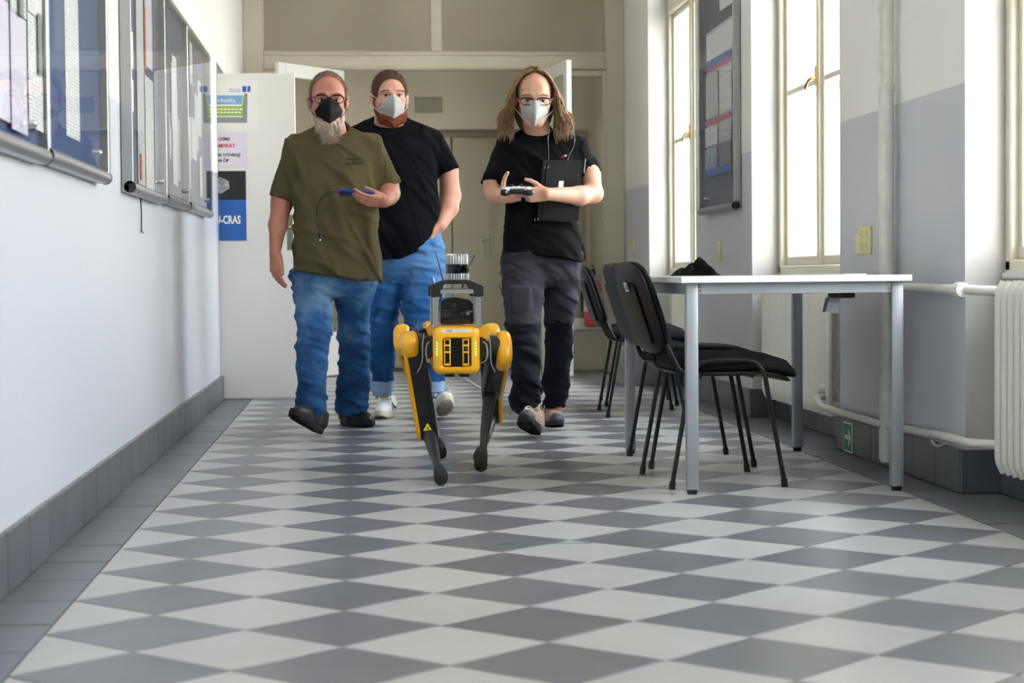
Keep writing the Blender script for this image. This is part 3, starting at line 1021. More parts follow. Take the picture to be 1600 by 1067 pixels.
lettering('CHALLENGE', 0.013, (ex + .004, PY - .0036, ez - .066), FACE, mat('dim_print', '4A4B4D', .6), pr)

# ------------------------------------------------------------------ sockets, exit arrow, small floor marks
m_sock = mat('cream_socket_plastic', 'DDD3A0', 0.4)


def socket(label, y, z, gang):
    root = tag(empty('wall_socket', (XR, y, z)), label, 'socket', 'cream sockets on the piers')
    y0 = -gang * 0.0425 if gang > 1 else -0.045
    for k in range(gang):
        s = MB(); s.box(-0.011, 0.0, y0 + 0.085 * k + .001, y0 + 0.085 * (k + 1) - .001, -0.057, 0.057, 0.004, seg=2)
        pl_ = s.build('plate', m_sock, root)
        s = MB()
        for zz in (-0.024, 0.024):
            s.tube([(-0.0114, y0 + 0.085 * k + 0.0425, zz), (-0.0135, y0 + 0.085 * k + 0.0425, zz)], 0.019, 16)
        s.build('rim', m_sock, pl_)
        s = MB()
        for zz in (-0.024, 0.024):
            for dy in (-0.008, 0.008):
                s.tube([(-0.0136, y0 + 0.085 * k + 0.0425 + dy, zz), (-0.0139, y0 + 0.085 * k + 0.0425 + dy, zz)], 0.0028, 8)
            s.tube([(-0.0136, y0 + 0.085 * k + 0.0425, zz + .010), (-0.0139, y0 + 0.085 * k + 0.0425, zz + .010)], 0.003, 8)
        s.build('socket_hole', m_black, pl_)
    return root


so = socket('cream double wall socket on the pier behind the near table', 7.57, 0.892, 2)
s = MB(); s.box(-0.007, 0, 0.088, 0.155, -0.055, 0.035, 0.003); s.build('switch_plate', m_sock, so)
socket('cream wall socket under the tall poster board', 10.73, 0.888, 1)
socket('small cream socket on the farthest stretch of the right wall', 14.15, 0.98, 1)

root = tag(empty('exit_arrow_sign', (XR - 0.02, 7.79, 0.068)), 'green square sign with white arrow stuck on the skirting', 'sign')
s = MB(); s.box(-0.003, 0, -0.072, 0.072, -0.064, 0.064, 0.001); s.build('plate', mat('sign_white', 'DDE6DA', .5), root)
s = MB(); s.box(-0.0036, -0.003, -0.063, 0.063, -0.056, 0.056); s.build('field', mat('sign_green', '1E7A4C', .5), root)
s = MB()
s.box(-0.0042, -0.0036, -0.04, 0.045, -0.009, 0.009)
s.poly([(-0.0042, -0.052, 0), (-0.0042, -0.018, 0.036), (-0.0042, -0.002, 0.036), (-0.0042, -0.030, 0), (-0.0042, -0.002, -0.036), (-0.0042, -0.018, -0.036)], (0.0006, 0, 0))
s.build('arrow', mat('sign_white', 'DDE6DA', .5), root)

a, b = (1.062, 5.306), (1.331, 5.293)
s = MB(); s.tube([(a[0], a[1], 0.002), ((a[0] + b[0]) / 2, a[1] - .008, 0.002), (b[0], b[1], 0.002)], 0.0012, 6)  # laser light on the floor, put in as a thin coloured tube
tag(s.build('teal_laser_line', mat('teal_laser_line', '1F9A86', .5)), 'thin teal laser line across the tiles in front of the robot', 'laser_line')
s = MB(); s.poly([(1.437, 14.2, 0.001), (1.449, 14.2, 0.001), (1.505, 12.33, 0.001), (1.493, 12.33, 0.001)], (0, 0, .0012))
tag(s.build('floor_tape', mat('pale_tape', 'D2D2D0', .5)), 'pale strip of tape on the floor far behind the robot', 'tape')

# ------------------------------------------------------------------ tables
m_top = mat('white_laminate', 'ECECE8', 0.35)
m_steel = mat('grey_powder_steel', 'A7ACB2', 0.4, 0.35, noise=(5, .2))
m_edge = mat('grey_edge_band', 'B9BABA', 0.5)


def table(label, x0, x1, y0, y1, top=0.752):
    root = tag(empty('table', ((x0 + x1) / 2, (y0 + y1) / 2, 0)), label, 'table')
    s = MB(); s.box(x0, x1, y0, y1, top - 0.022, top, 0.0015); s.build('tabletop', m_top, root, world_space=True)
    L = 0.041
    for (lx, ly) in ((x0 + .022, y0 + .03), (x1 - .022 - L, y0 + .03), (x0 + .022, y1 - .03 - L), (x1 - .022 - L, y1 - .03 - L)):
        s = MB(); s.box(lx, lx + L, ly, ly + L, 0.016, top - 0.0225, 0.004, seg=2)
        leg = s.build('leg', m_steel, root, world_space=True)
        s = MB(); s.tube([(lx + L / 2, ly + L / 2, 0), (lx + L / 2, ly + L / 2, 0.012), (lx + L / 2, ly + L / 2, 0.018)], [0.017, 0.019, 0.019], 12)
        s.build('foot', m_black, leg, world_space=True)
    for yy in (y0 + .038, y1 - .038 - .025):
        s = MB(); s.box(x0 + .022 + L, x1 - .022 - L, yy, yy + .025, top - 0.062, top - 0.0225, 0.002); s.build('rail', m_steel, root, world_space=True)
    for xx in (x0 + .030, x1 - .030 - .025):
        s = MB(); s.box(xx, xx + .025, y0 + .03 + L, y1 - .03 - L, top - 0.062, top - 0.0225, 0.002); s.build('rail', m_steel, root, world_space=True)
    for xx in (x0 + .022 + L + .008, x1 - .022 - L - .008):
        for zz in (top - .033, top - .050):
            s = MB(); s.tube([(xx, y0 + .0385, zz), (xx, y0 + .034, zz)], [0.0062, 0.004], 12); s.build('screw', m_chrome, root, world_space=True)
    return root


t1 = table('white table with square grey steel legs, standing by the window wall', 1.778, 2.583, 6.385, 7.985)
s = MB(); s.box(2.36, 2.442, 6.46, 6.54, .752, .7565, 0.002); s.build('cable_grommet', m_top, t1, world_space=True)
s = MB()
s.box(2.345, 2.405, 6.47, 6.62, 0.672, 0.690, 0.003)
s.build('cable_box', m_black, t1, world_space=True)
s = MB(); s.poly([(2.335, 6.56, 0.674), (2.375, 6.56, 0.674), (2.368, 6.56, 0.618), (2.322, 6.56, 0.622)], (0, .05, 0)); s.build('tray_bracket', m_steel, t1, world_space=True)

# small black pouch left at the far end of the table
s = MB()
n = 9
pts_ = []
bm = s.bm
P0 = np.array([2.07, 7.76, 0.752])
grid_v = []
for i in range(15):
    row = []
    for j in range(11):
        u, v = i / 14 * 2 - 1, j / 10 * 2 - 1
        e_ = max(0, 1 - (abs(u) ** 2.4 + abs(v) ** 2.6))
        hh = (0.026 + 0.036 * math.exp(-((u - .25) ** 2) * 5)) * e_ ** .45 + 0.012 * math.sin(7 * u + 3 * v) * e_ + 0.01 * math.sin(11 * v - 4 * u) * e_
        row.append(bm.verts.new((P0[0] + u * 0.100 + .008 * math.sin(5 * v), P0[1] + v * 0.13, P0[2] + max(0.001, hh))))
    grid_v.append(row)
for i in range(14):
    for j in range(10):
        bm.faces.new((grid_v[i][j], grid_v[i + 1][j], grid_v[i + 1][j + 1], grid_v[i][j + 1]))
rim = [grid_v[i][0] for i in range(15)] + [grid_v[14][j] for j in range(1, 11)] + [grid_v[i][10] for i in range(13, -1, -1)] + [grid_v[0][j] for j in range(9, 0, -1)]
bm.faces.new(rim[::-1])
tag(s.build('cloth_pouch', mat('black_cloth', '09090A', .9, spec=.1, bump=(60, .5)), smooth=60), 'crumpled black cloth pouch lying on the far end of the white table', 'pouch')

# ------------------------------------------------------------------ stacking chairs
m_tube = mat('black_steel_tube', '17181A', 0.38, 0.3)
m_seat = mat('black_upholstery', '141518', 0.75, spec=.25, noise=(90, .3), alt='1A1B1F', bump=(300, .3))
m_shell = mat('black_shell_plastic', '0D0D0E', 0.42, spec=.35, bump=(240, .15))


def cushion(w, d, t, front=0.0, M=None, n=10):
    """rounded pad with a superellipse outline; x depth, y width"""
    bm = bmesh.new()
    rings = []
    for (k, zz) in ((0.0, t), (0.55, t * 0.98), (0.86, t * 0.86), (0.97, t * 0.55), (1.0, t * 0.3), (0.97, t * 0.08), (0.9, 0), (0.0, 0)):
        ring = []
        for j in range(32):
            a = 2 * math.pi * j / 32
            ca, sa = math.cos(a), math.sin(a)
            r = (abs(ca) ** 4.5 + abs(sa) ** 4.5) ** (-1 / 4.5)
            x, y = ca * r * d / 2 * k, sa * r * w / 2 * k
            z = zz
            u = x / (d / 2)
            if u > 0.3: z -= front * (u - 0.3) ** 2 * 1.6
            ring.append(bm.verts.new((x, y, z)))
        rings.append(ring)
    for a, b in zip(rings[:-1], rings[1:]):
        for j in range(32):
            bm.faces.new((a[j], a[(j + 1) % 32], b[(j + 1) % 32], b[j]))
    bmesh.ops.remove_doubles(bm, verts=bm.verts, dist=1e-5)
    if M is not None: bmesh.ops.transform(bm, matrix=M, verts=bm.verts)
    bmesh.ops.recalc_face_normals(bm, faces=bm.faces)
    me = bpy.data.meshes.new('cushion'); bm.to_mesh(me); bm.free(); me.shade_smooth()
    return me


def make_chair(label):
    """faces +X; feet at x -0.20 and +0.20, y +-0.26"""
    root = tag(empty('stacking_chair'), label, 'chair', 'black stacking chairs along the window wall')
    link('seat', cushion(0.47, 0.47, 0.062, 0.055, Matrix.Translation((0.055, 0, 0.415))), m_seat, root)
    link('seat_pan', cushion(0.45, 0.44, 0.022, 0.05, Matrix.Translation((0.05, 0, 0.400))), m_shell, root)
    for sy in (-1, 1):
        s = MB()
        y = sy * 0.262
        s.tube(rounded([(-0.205, y * 1.0, 0.012), (-0.125, y * .97, 0.455), (0.125, y * .97, 0.455), (0.205, y * 1.0, 0.012)], 0.07, 6), 0.0105, 10, flat=(1, .8))
        fr = s.build('side_frame', m_tube, root, smooth=60)
        for fx in (-0.205, 0.205):
            s = MB(); s.tube([(fx, y, 0), (fx * .985, y, 0.03)], 0.0118, 10); s.build('foot_cap', m_black, fr)
        s = MB()
        s.tube(rounded([(0.10, sy * 0.19, 0.405), (-0.155, sy * 0.19, 0.405), (-0.185, sy * 0.185, 0.47), (-0.235, sy * 0.165, 0.58), (-0.26, sy * 0.165, 0.62)], 0.06, 6), 0.010, 10, flat=(1, .7))
        s.build('back_support', m_tube, root, smooth=60)
    s = MB()
    s.tube([(0.09, -0.255, 0.398), (0.09, 0.255, 0.398)], 0.008, 8)
    s.tube([(-0.10, -0.255, 0.398), (-0.10, 0.255, 0.398)], 0.008, 8)
    s.build('cross_bar', m_tube, root)
    # backrest: pad in front, moulded shell behind, tilted back
    def bent(me, amp):
        for v in me.vertices:
            # v.co.x up along the back, v.co.y width, v.co.z thickness
            v.co.z += -amp * (1 - (v.co.y / 0.23) ** 2) + amp * .5
        me.update()
        return me
    tilt = Matrix.Translation((-0.262, 0, 0.645)) @ Matrix.Rotation(math.radians(-108), 4, 'Y')
    a = bent(cushion(0.45, 0.34, 0.034), 0.022); a.transform(tilt @ Matrix.Rotation(math.pi, 4, 'X')); link('back_pad', a, m_seat, root)
    b = bent(cushion(0.455, 0.345, 0.028), -0.022); b.transform(tilt); bs = link('back_shell', b, m_shell, root)
    s = MB()
    s.box(-0.13, 0.095, -0.165, 0.165, 0.0245, 0.031, 0.005, seg=2)
    me = s.mesh('shell_panel', 40); me.transform(tilt @ Matrix.Translation((0, 0, 0.004))); link('shell_panel', me, m_shell, bs)
    return root


def place_chair(o, x, y, rz, label):
    o.location = (x, y, 0); o.rotation_euler = (0, 0, rz); o['label'] = label


ch = make_chair('x')
place_chair(ch, 1.965, 6.855, math.radians(3), 'nearest black chair, tucked under the white table, white sticker on its back')
c2 = copy_tree(ch); place_chair(c2, 2.01, 7.56, math.radians(1), 'second black chair at the white table, directly behind the nearest one')
c3 = copy_tree(ch); place_chair(c3, 2.205, 10.22, math.radians(-2), 'black chair beyond the table, right beside the long-haired man')
c4 = copy_tree(ch); place_chair(c4, 2.31, 11.03, math.radians(-4), 'farthest black chair, half hidden behind the one beside the long-haired man')
s = MB()
s.box(-0.028, 0.028, -0.017, 0.017, 0.0, 0.0006)
tl = Matrix.Translation((-0.262, 0, 0.645)) @ Matrix.Rotation(math.radians(-108), 4, 'Y') @ Matrix.Translation((0.088, -0.085, 0.0435)) @ Matrix.Rotation(math.radians(90), 4, 'Z')
me = s.mesh('inventory_sticker'); me.transform(tl)
st = tag(link('inventory_sticker', me, mat('sticker_white', 'E4E4E4', .5), ch), 'white inventory sticker')
s = MB()
for k in range(9):
    s.box(-0.024 + k * .0022, -0.023 + k * .0022 + (k % 3) * .0003, -0.010, 0.010, 0.0007, 0.0009)
s.box(0.0, 0.022, 0.004, 0.008, 0.0007, .0009); s.box(0.0, 0.018, -0.006, -0.003, 0.0007, .0009)
me = s.mesh('barcode'); me.transform(tl); link('barcode', me, m_ink, st)

# ------------------------------------------------------------------ far end: extinguisher, grey box
ex_ = np.array([2.46, 14.40])
root = tag(empty('fire_extinguisher', (ex_[0], ex_[1], 0.36)), 'red fire extinguisher hanging at the right end of the glazed partition', 'fire extinguisher')
s = MB(); s.lathe([(0.055, 0), (0.068, 0.012), (0.070, 0.30), (0.058, 0.345), (0.026, 0.375), (0.022, 0.39)], n=24); s.build('cylinder', mat('extinguisher_red', 'B01E22', .3, coat=.4), root, smooth=40)
s = MB(); s.lathe([(0.020, 0.39), (0.024, 0.40), (0.024, 0.43), (0.012, 0.44)], n=14)
s.box(-0.012, 0.012, -0.085, 0.03, 0.435, 0.447, .003); s.box(-0.010, 0.010, -0.075, 0.02, 0.462, 0.472, .003); s.build('valve', m_black, root, smooth=40)
s = MB(); s.tube(rounded([(0, -0.02, 0.42), (-0.085, -0.02, 0.40), (-0.085, -0.02, 0.12)], .05), 0.008, 8); s.build('hose', m_black, root, smooth=40)
s = MB(); s.lathe([(0.0705, 0.12), (0.0708, 0.13), (0.0708, 0.24), (0.0705, 0.25)], n=24); s.build('label_band', mat('band_white', 'D8D0C8', .5), root, smooth=40)
s = MB(); s.box(-0.02, 0.02, 0.065, 0.21, 0.20, 0.25, .003); s.build('wall_bracket', m_black, root)

root = tag(empty('equipment_case', (2.635, 12.95, 0)), 'grey metal case on the floor by the far radiator, yellow rag on top', 'case')
s = MB(); s.box(-0.20, 0.20, -0.18, 0.18, 0.0, 0.285, 0.012, seg=2); s.build('case_body', mat('grey_metal_case', '8D8C88', .45, .3, noise=(6, .5)), root)
s = MB(); s.box(-0.205, 0.205, -0.185, 0.185, 0.287, 0.312, 0.010, seg=2); s.build('lid', mat('pale_case_lid', 'C9C9C6', .4), root)
s = MB(); s.tube(rounded([(-0.05, -0.186, 0.22), (-0.05, -0.21, 0.20), (0.05, -0.21, 0.20), (0.05, -0.186, 0.22)], .01), .006, 8); s.build('handle', m_black, root)
s = MB(); s.box(-0.02, 0.02, -0.192, -0.182, 0.26, 0.30, .002); s.build('latch', m_chrome, root)
s = MB(); s.sphere((2.55, 12.90, 0.340), (0.07, .06, .029), 14, 8)
tag(s.build('yellow_rag', mat('yellow_cloth', 'C9C25A', .9, bump=(40, .6))), 'small yellow rag bunched on the grey case', 'rag')

# ------------------------------------------------------------------ the four-legged robot
m_yel = mat('robot_yellow', 'EFAE12', 0.34, coat=0.3)
m_rblk = mat('robot_black', '111213', 0.38, noise=(12, .4), alt='1C1D1F')
m_rgls = mat('robot_black_gloss', '08080A', 0.12)
m_rgry = mat('robot_grey_cable', 'A4A8AC', 0.4)
m_rub = mat('foot_rubber', '2A2C2E', 0.75, bump=(120, .5))
m_led = mat('green_led', '7BFF9A', 0.4, emit=('30E060', 1.6))
m_shank = mat('shank_carbon', '26282A', 0.5, noise=(50, .5), alt='36383A')

rob = tag(empty('quadruped_robot', (1.04, 7.45, 0)), 'yellow and black four-legged walking robot with sensor tower, leading the group', 'robot')


def rbuild(s, name, m, parent=None, smooth=35):
    return s.build(name, m, parent or rob, smooth, True)


def superblob(s, M, r, p=3.0, n=28, k=14):
    """superellipsoid"""
    n0 = len(s.bm.faces)
    sg = lambda v, e: math.copysign(abs(v) ** e, v)
    rings = []
    for i in range(k + 1):
        ph = -math.pi / 2 + math.pi * i / k
        ring = []
        for j in range(n):
            th = 2 * math.pi * j / n
            e = 2 / p
            ring.append(s.bm.verts.new(M @ Vector((r[0] * sg(math.cos(ph), e) * sg(math.cos(th), e), r[1] * sg(math.cos(ph), e) * sg(math.sin(th), e), r[2] * sg(math.sin(ph), e)))))
        rings.append(ring)
    for a, b in zip(rings[:-1], rings[1:]):
        for j in range(n):
            s.bm.faces.new((a[j], a[(j + 1) % n], b[(j + 1) % n], b[j]))
    bmesh.ops.remove_doubles(s.bm, verts=[v for q_ in rings for v in q_], dist=1e-6)
    s._mark(n0)
    return s


FY = 6.90


def fp(px, py, Y=FY): return at(px, py, Y)


a, b = fp(677, 512), fp(750.5, 584)
bx0, bx1, bz1, bz0 = a[0], b[0], a[2], b[2]
bcx = (bx0 + bx1) / 2
# nose shell: rounded frame with a recess
s = MB()


def rrect(x0, x1, z0, z1, r, n=6):
    out = []
    for (cx, cz, a0) in ((x1 - r, z1 - r, 0), (x0 + r, z1 - r, 90), (x0 + r, z0 + r, 180), (x1 - r, z0 + r, 270)):
        for i in range(n + 1):
            t = math.radians(a0 + 90 * i / n)
            out.append((cx + r * math.cos(t), cz + r * math.sin(t)))
    return out


ra, rb = fp(691.5, 528.5), fp(736.5, 573)
loops = [(rrect(bx0 + .012, bx1 - .012, bz0 + .012, bz1 - .012, .02), 7.20), (rrect(bx0, bx1, bz0, bz1, .024), 7.16), (rrect(bx0, bx1, bz0, bz1, .024), FY + .022),
         (rrect(bx0 + .003, bx1 - .003, bz0 + .003, bz1 - .003, .022), FY + .008), (rrect(bx0 + .012, bx1 - .012, bz0 + .012, bz1 - .012, .018), FY),
         (rrect(ra[0] - .003, rb[0] + .003, rb[2] - .003, ra[2] + .003, .012), FY), (rrect(ra[0], rb[0], rb[2], ra[2], .010), FY + .004), (rrect(ra[0], rb[0], rb[2], ra[2], .010), FY + .02)]
vr = [[s.bm.verts.new((x, Y, z)) for x, z in lp] for lp, Y in loops]
for p_, q_ in zip(vr[:-1], vr[1:]):
    for j in range(len(p_)):
        s.bm.faces.new((p_[j], p_[(j + 1) % len(p_)], q_[(j + 1) % len(p_)], q_[j]))
s.bm.faces.new(vr[0])
nose = rbuild(s, 'nose_shell', m_yel, smooth=50)
s = MB(); s.box(ra[0] + .001, rb[0] - .001, FY + .012, FY + .022, rb[2] + .001, ra[2] - .001); rbuild(s, 'recess_panel', m_rgls)
for (u0, u1) in ((693.5, 704.5), (722.5, 733.5)):
    c0, c1 = fp(u0, 529.5), fp(u1, 571.5)
    s = MB(); s.box(c0[0], c1[0], FY + .002, FY + .014, c1[2], c0[2], .003, seg=2); col_ = rbuild(s, 'camera_column', m_yel)
    for (v0, v1) in ((531, 538), (541, 548.5), (551.5, 567.5)):
        w0, w1 = fp(u0 + 2, v0), fp(u1 - 2, v1)
        s = MB(); s.box(w0[0], w1[0], FY - .0005, FY + .006, w1[2], w0[2], .0015); cw = rbuild(s, 'camera_window', m_rgls, col_)
    w = fp((u0 + u1) / 2 + .6, 544.5)
    s = MB(); s.tube([(w[0], FY - .0008, w[2]), (w[0], FY - .0004, w[2])], .0035, 12); rbuild(s, 'lens', m_chrome, cw)
for u in (682.8, 743.2):
    for k in range(5):
        w = fp(u, 535.5 + 4.6 * k)
        s = MB(); s.tube([(w[0], FY - .0012, w[2]), (w[0], FY + .002, w[2])], .0031, 10); rbuild(s, 'status_led', m_led)
w0, w1 = fp(690.5, 514.7), fp(736, 518.8)
s = MB(); s.box(w0[0], w1[0], FY - .0006, FY + .001, w1[2], w0[2]); lb = rbuild(s, 'name_label', mat('label_white', 'E9E9EE', .5))
w = fp(701.5, 516.9)
lettering('CRAS', 0.0105, (w[0], FY - .001, w[2]), FACE, m_bluep, lb, bold=.0002)
s = MB()
for k in range(16):
    a_ = fp(711 + k * 1.5, 516.2)
    s.box(a_[0], a_[0] + .0022, FY - .0009, FY - .0006, a_[2] - .0018, a_[2] + .0012)
rbuild(s, 'label_small_print', mat('grey_ink', '8D90A0', .6), lb)
# shoulder collar and trunk
s = MB()
a, b = fp(667, 509, 7.10), fp(764, 530, 7.10)
s.poly([(a[0] + .012, 7.02, a[2]), (b[0] - .012, 7.02, a[2]), (b[0], 7.02, a[2] - .014), (b[0] - .010, 7.02, b[2] - .008), (b[0] - .034, 7.02, b[2] + .012), (a[0] + .034, 7.02, b[2] + .012), (a[0] + .010, 7.02, b[2] - .008), (a[0], 7.02, a[2] - .014)], (0, .16, 0))
rbuild(s, 'shoulder_cover', m_yel)
s = MB(); s.box(bx0 + .012, bx1 - .012, 7.12, 7.98, bz0 + .012, bz1 - .008, .012, seg=2); rbuild(s, 'trunk', m_rblk)
s = MB(); s.box(bx0 - .004, bx1 + .004, 7.72, 8.0, bz0 + .004, bz1, .02, seg=3); rbuild(s, 'tail_shell', m_yel)
for (u0, u1) in ((694, 709.5), (717.5, 733)):
    a, b = fp(u0, 583, 7.0), fp(u1, 588, 7.0)
    s = MB(); s.box(a[0], b[0], 6.96, 7.10, b[2], a[2] + .01, .002); rbuild(s, 'belly_foot', m_rblk)


def leg_matrix(o, e, out):
    u = (Vector(e) - Vector(o)).normalized()
    w = Vector((out, 0, 0)); w = (w - u * w.dot(u)).normalized()
    v = w.cross(u) * (-out)           # forward-ish
    if v.y > 0: v = -v
    return Matrix([[u[i], v[i], w[i], o[i]] for i in range(3)] + [[0, 0, 0, 1]])


def hull_outline(L, r0, r1, n=9):
    out = []
    t = math.asin((r0 - r1) / L)
    for i in range(n + 1):
        a = math.pi / 2 - t + (math.pi + 2 * t) * i / n
        out.append((r0 * math.cos(a), r0 * math.sin(a)))
    for i in range(n + 1):
        a = -math.pi / 2 + t * -1 + (math.pi + 2 * t) * 0 + (math.pi - 2 * t) * i / n
        a = -(math.pi / 2 - t) + (math.pi - 2 * t) * i / n
        out.append((L + r1 * math.cos(a), r1 * math.sin(a)))
    return out


def prism_w(s, outline, w0, w1, M, bev=0.006):
    bm2 = bmesh.new()
    a = [bm2.verts.new((p[0], p[1], w0)) for p in outline]
    b = [bm2.verts.new((p[0], p[1], w1)) for p in outline]
    n = len(outline)
    fa = bm2.faces.new(a[::-1]); fb = bm2.faces.new(b)
    for i in range(n):
        bm2.faces.new((a[i], a[(i + 1) % n], b[(i + 1) % n], b[i]))
    bmesh.ops.bevel(bm2, geom=list(fa.edges) + list(fb.edges), offset=bev, segments=2, affect='EDGES', profile=.5)
    bmesh.ops.transform(bm2, matrix=M, verts=bm2.verts)
    me = bpy.data.meshes.new('t'); bm2.to_mesh(me); bm2.free()
    s.bm.from_mesh(me); bpy.data.meshes.remove(me)
    return s


def robot_leg(hip, knee, foot, out, front=True, cap_u=-.020):
    hip, knee, foot = Vector(hip), Vector(knee), Vector(foot)
    M = leg_matrix(hip, knee, out)
    L = (knee - hip).length
    s = MB(); prism_w(s, hull_outline(L, .056, .034), -.045, .026, M, .008)
    s.box(L * .25, L * .8, .02, .045, -.03, .02, .004, M=M)
    th = rbuild(s, 'thigh', m_rblk)
    # yellow outer shell: plate on the outside, hooked over the top and rear edge
    s = MB(); prism_w(s, hull_outline(L, .060, .036), .020, .036, M, .007)
    rbuild(s, 'thigh_shell', m_yel, th, 40)
    s = MB()
    superblob(s, M @ Matrix.Translation((cap_u, .004, .006 if cap_u < 0 else .012)), (.047, .064, .038) if cap_u < 0 else (.060, .074, .034), 2.9)
    rbuild(s, 'hip_cap', m_yel, th, 50)
    s = MB()
    for k in range(7):
        c = M @ Vector((.03 + .028 * k, .046 - .002 * k, -.032 + (k % 2) * .04))
        s.sphere(c, .0035, 8, 6)
    rbuild(s, 'bolts', m_chrome, th)
    # hip actuator between body and thigh
    s = MB()
    ax = bcx + out * .088
    s.tube([(ax, hip.y - .085, hip.z + .012), (ax, hip.y + .085, hip.z + .012)], [.040, .040], 20)
    s.tube([(ax, hip.y, hip.z + .012), (hip.x - out * .03, hip.y, hip.z)], [.036, .042], 18)
    s.box(min(ax, hip.x - out * .02), max(ax, hip.x - out * .02), hip.y - .05, hip.y + .05, hip.z - .035, hip.z + .04, .01)
    rbuild(s, 'hip_joint', m_rblk)
    # shank
    K = leg_matrix(knee, foot, out)
    d = (foot - knee); Ls = d.length; d.normalize()
    pts = [knee + d * (Ls * t) for t in (-.06, 0.0, .10, .30, .55, .72, .86, .95)]
    s = MB(); s.tube([p + Vector((-out * .010, 0, 0)) for p in pts], [.015, .025, .027, .025, .020, .0155, .0165, .021], 12, flat=(1, .95))
    sh = rbuild(s, 'shank', m_shank, None, 60)
    s = MB(); s.tube([knee + Vector((-.032, 0, 0)), knee + Vector((.032, 0, 0))], .027, 18); rbuild(s, 'knee_joint', m_rblk, th)
    fo = foot + Vector((-out * .010, 0, 0))
    s = MB()
    s.sphere(fo + Vector((0, 0, .004)), (.0270, .031, .0295), 20, 12)
    s.tube([fo + Vector((0, 0, .01)), fo - d * .030 + Vector((0, 0, .01)), fo - d * .055 + Vector((0, 0, .01))], [.0255, .0235, .0180], 14)
    for k in range(-4, 5):
        x = k * .0052
        r = .0305 * math.sqrt(max(.05, 1 - (x / .029) ** 2))
        s.tube([fo + Vector((x, math.cos(t) * r * 1.02, .004 + math.sin(t) * r)) for t in [math.pi * 2 * j / 20 for j in range(21)]], .0014, 5, cap=False)
    rbuild(s, 'foot', m_rub, None, 60)
    if front:
        c = knee + Vector((-out * .006, -.045 if out < 0 else -.062, .014))
        s = MB()
        s.poly([(c.x - .017, c.y, c.z - .010), (c.x + .017, c.y, c.z - .010), (c.x, c.y, c.z + .019)], (0, -.0012, 0))
        tr = rbuild(s, 'warning_triangle', mat('warning_yellow', 'E2E020', .5), sh)
        s = MB()
        s.tube([(c.x, c.y - .0016, c.z - .001), (c.x, c.y - .002, c.z - .001)], .0032, 10)
        s.poly([(c.x - .003, c.y - .0014, c.z - .004), (c.x + .003, c.y - .0014, c.z - .004), (c.x + .001, c.y - .0014, c.z + .007), (c.x - .001, c.y - .0014, c.z + .007)], (0, -.0006, 0))
        rbuild(s, 'warning_symbol', m_ink, tr)


robot_leg((0.876, 7.08, .488), (0.925, 7.15, .175), (0.958, 6.835, .028), -1)
robot_leg((1.205, 7.08, .482), (1.198, 7.36, .315), (1.150, 7.255, .030), 1, True, .002)
robot_leg((0.865, 7.74, .495), (0.935, 8.02, .30), (0.998, 7.815, .028), -1, False)
robot_leg((1.215, 7.74, .495), (1.235, 7.86, .175), (1.165, 7.555, .028), 1, False)
for sg, u in ((-1, 671), (1, 755)):
    s = MB()
    w = fp(u, 540, 7.0)
    s.tube(spline([(w[0] - sg * .018, 7.02, w[2] + .02), (w[0] + sg * .008, 6.985, w[2] + .008), (w[0] + sg * .014, 6.975, w[2] - .03), (w[0] + sg * .004, 6.985, w[2] - .058), (w[0] - sg * .02, 7.02, w[2] - .066)]), .0028, 6)
    rbuild(s, 'cable', m_rgry)
    s = MB()
    s.tube(spline([(w[0] + sg * .020, 7.0, w[2] + .045), (w[0] + sg * .026, 6.99, w[2] + .0), (w[0] + sg * .028, 7.0, w[2] - .06), (w[0] + sg * .045, 7.03, w[2] - .10)]), .0024, 6)
    rbuild(s, 'cable', m_rgry)

# payload frame
def pz(py, Y=7.0): return at(714, py, Y)[2]
def pxx(px, Y=7.0): return at(px, 470, Y)[0]


zA, zB, zC, zD = pz(508), pz(463.5), pz(448), pz(438)
for Yp in (7.0, 7.26):
    for (u0, u1) in ((676, 685), (743, 752)):
        s = MB()
        x0_, x1_ = pxx(u0), pxx(u1)
        s.box(x0_, x1_, Yp - .011, Yp + .011, zA - .01, zB, .002)
        s.box((x0_ + x1_) / 2 - .002, (x0_ + x1_) / 2 + .002, Yp - .0125, Yp + .0125, zA - .01, zB, 0)
        rbuild(s, 'post', m_alu)
        s = MB(); xc = (x0_ + x1_) / 2
        s.box(xc - .018, xc + .018, Yp - .016, Yp + .016, zB, zC + .001, .002)
        sg = 1 if u0 < 700 else -1
        s.poly([(xc - sg * .018, Yp - .014, zC - .004), (xc - sg * .018, Yp - .014, zC + .001), (pxx(695 if sg > 0 else 733), Yp - .014, zD), (pxx(695 if sg > 0 else 733), Yp - .014, zD - .012), (xc + sg * .018, Yp - .014, zC - .012)], (0, .028, 0))
        rbuild(s, 'bracket', m_rblk)
    s = MB(); s.box(pxx(686), pxx(742.5), Yp - .009, Yp + .009, pz(459), pz(451.5), .002); rbuild(s, 'crossbar', m_alu)
    s = MB(); s.box(pxx(694), pxx(734), Yp - .014, Yp + .014, zD - .014, zD, .002); rbuild(s, 'top_bar', m_rblk)
s = MB(); s.box(pxx(698), pxx(730), 7.0, 7.26, zD - .004, zD + .002, .001); rbuild(s, 'sensor_plate', m_rblk)
for (u0, u1) in ((676, 685), (743, 752)):
    s = MB(); xc = (pxx(u0) + pxx(u1)) / 2; s.box(xc - .009, xc + .009, 7.016, 7.245, zB + .004, zB + .022, .002); rbuild(s, 'side_rail', m_alu)
s = MB()
s.box(pxx(688), pxx(741), 7.03, 7.30, pz(507), pz(482), .008, seg=2)
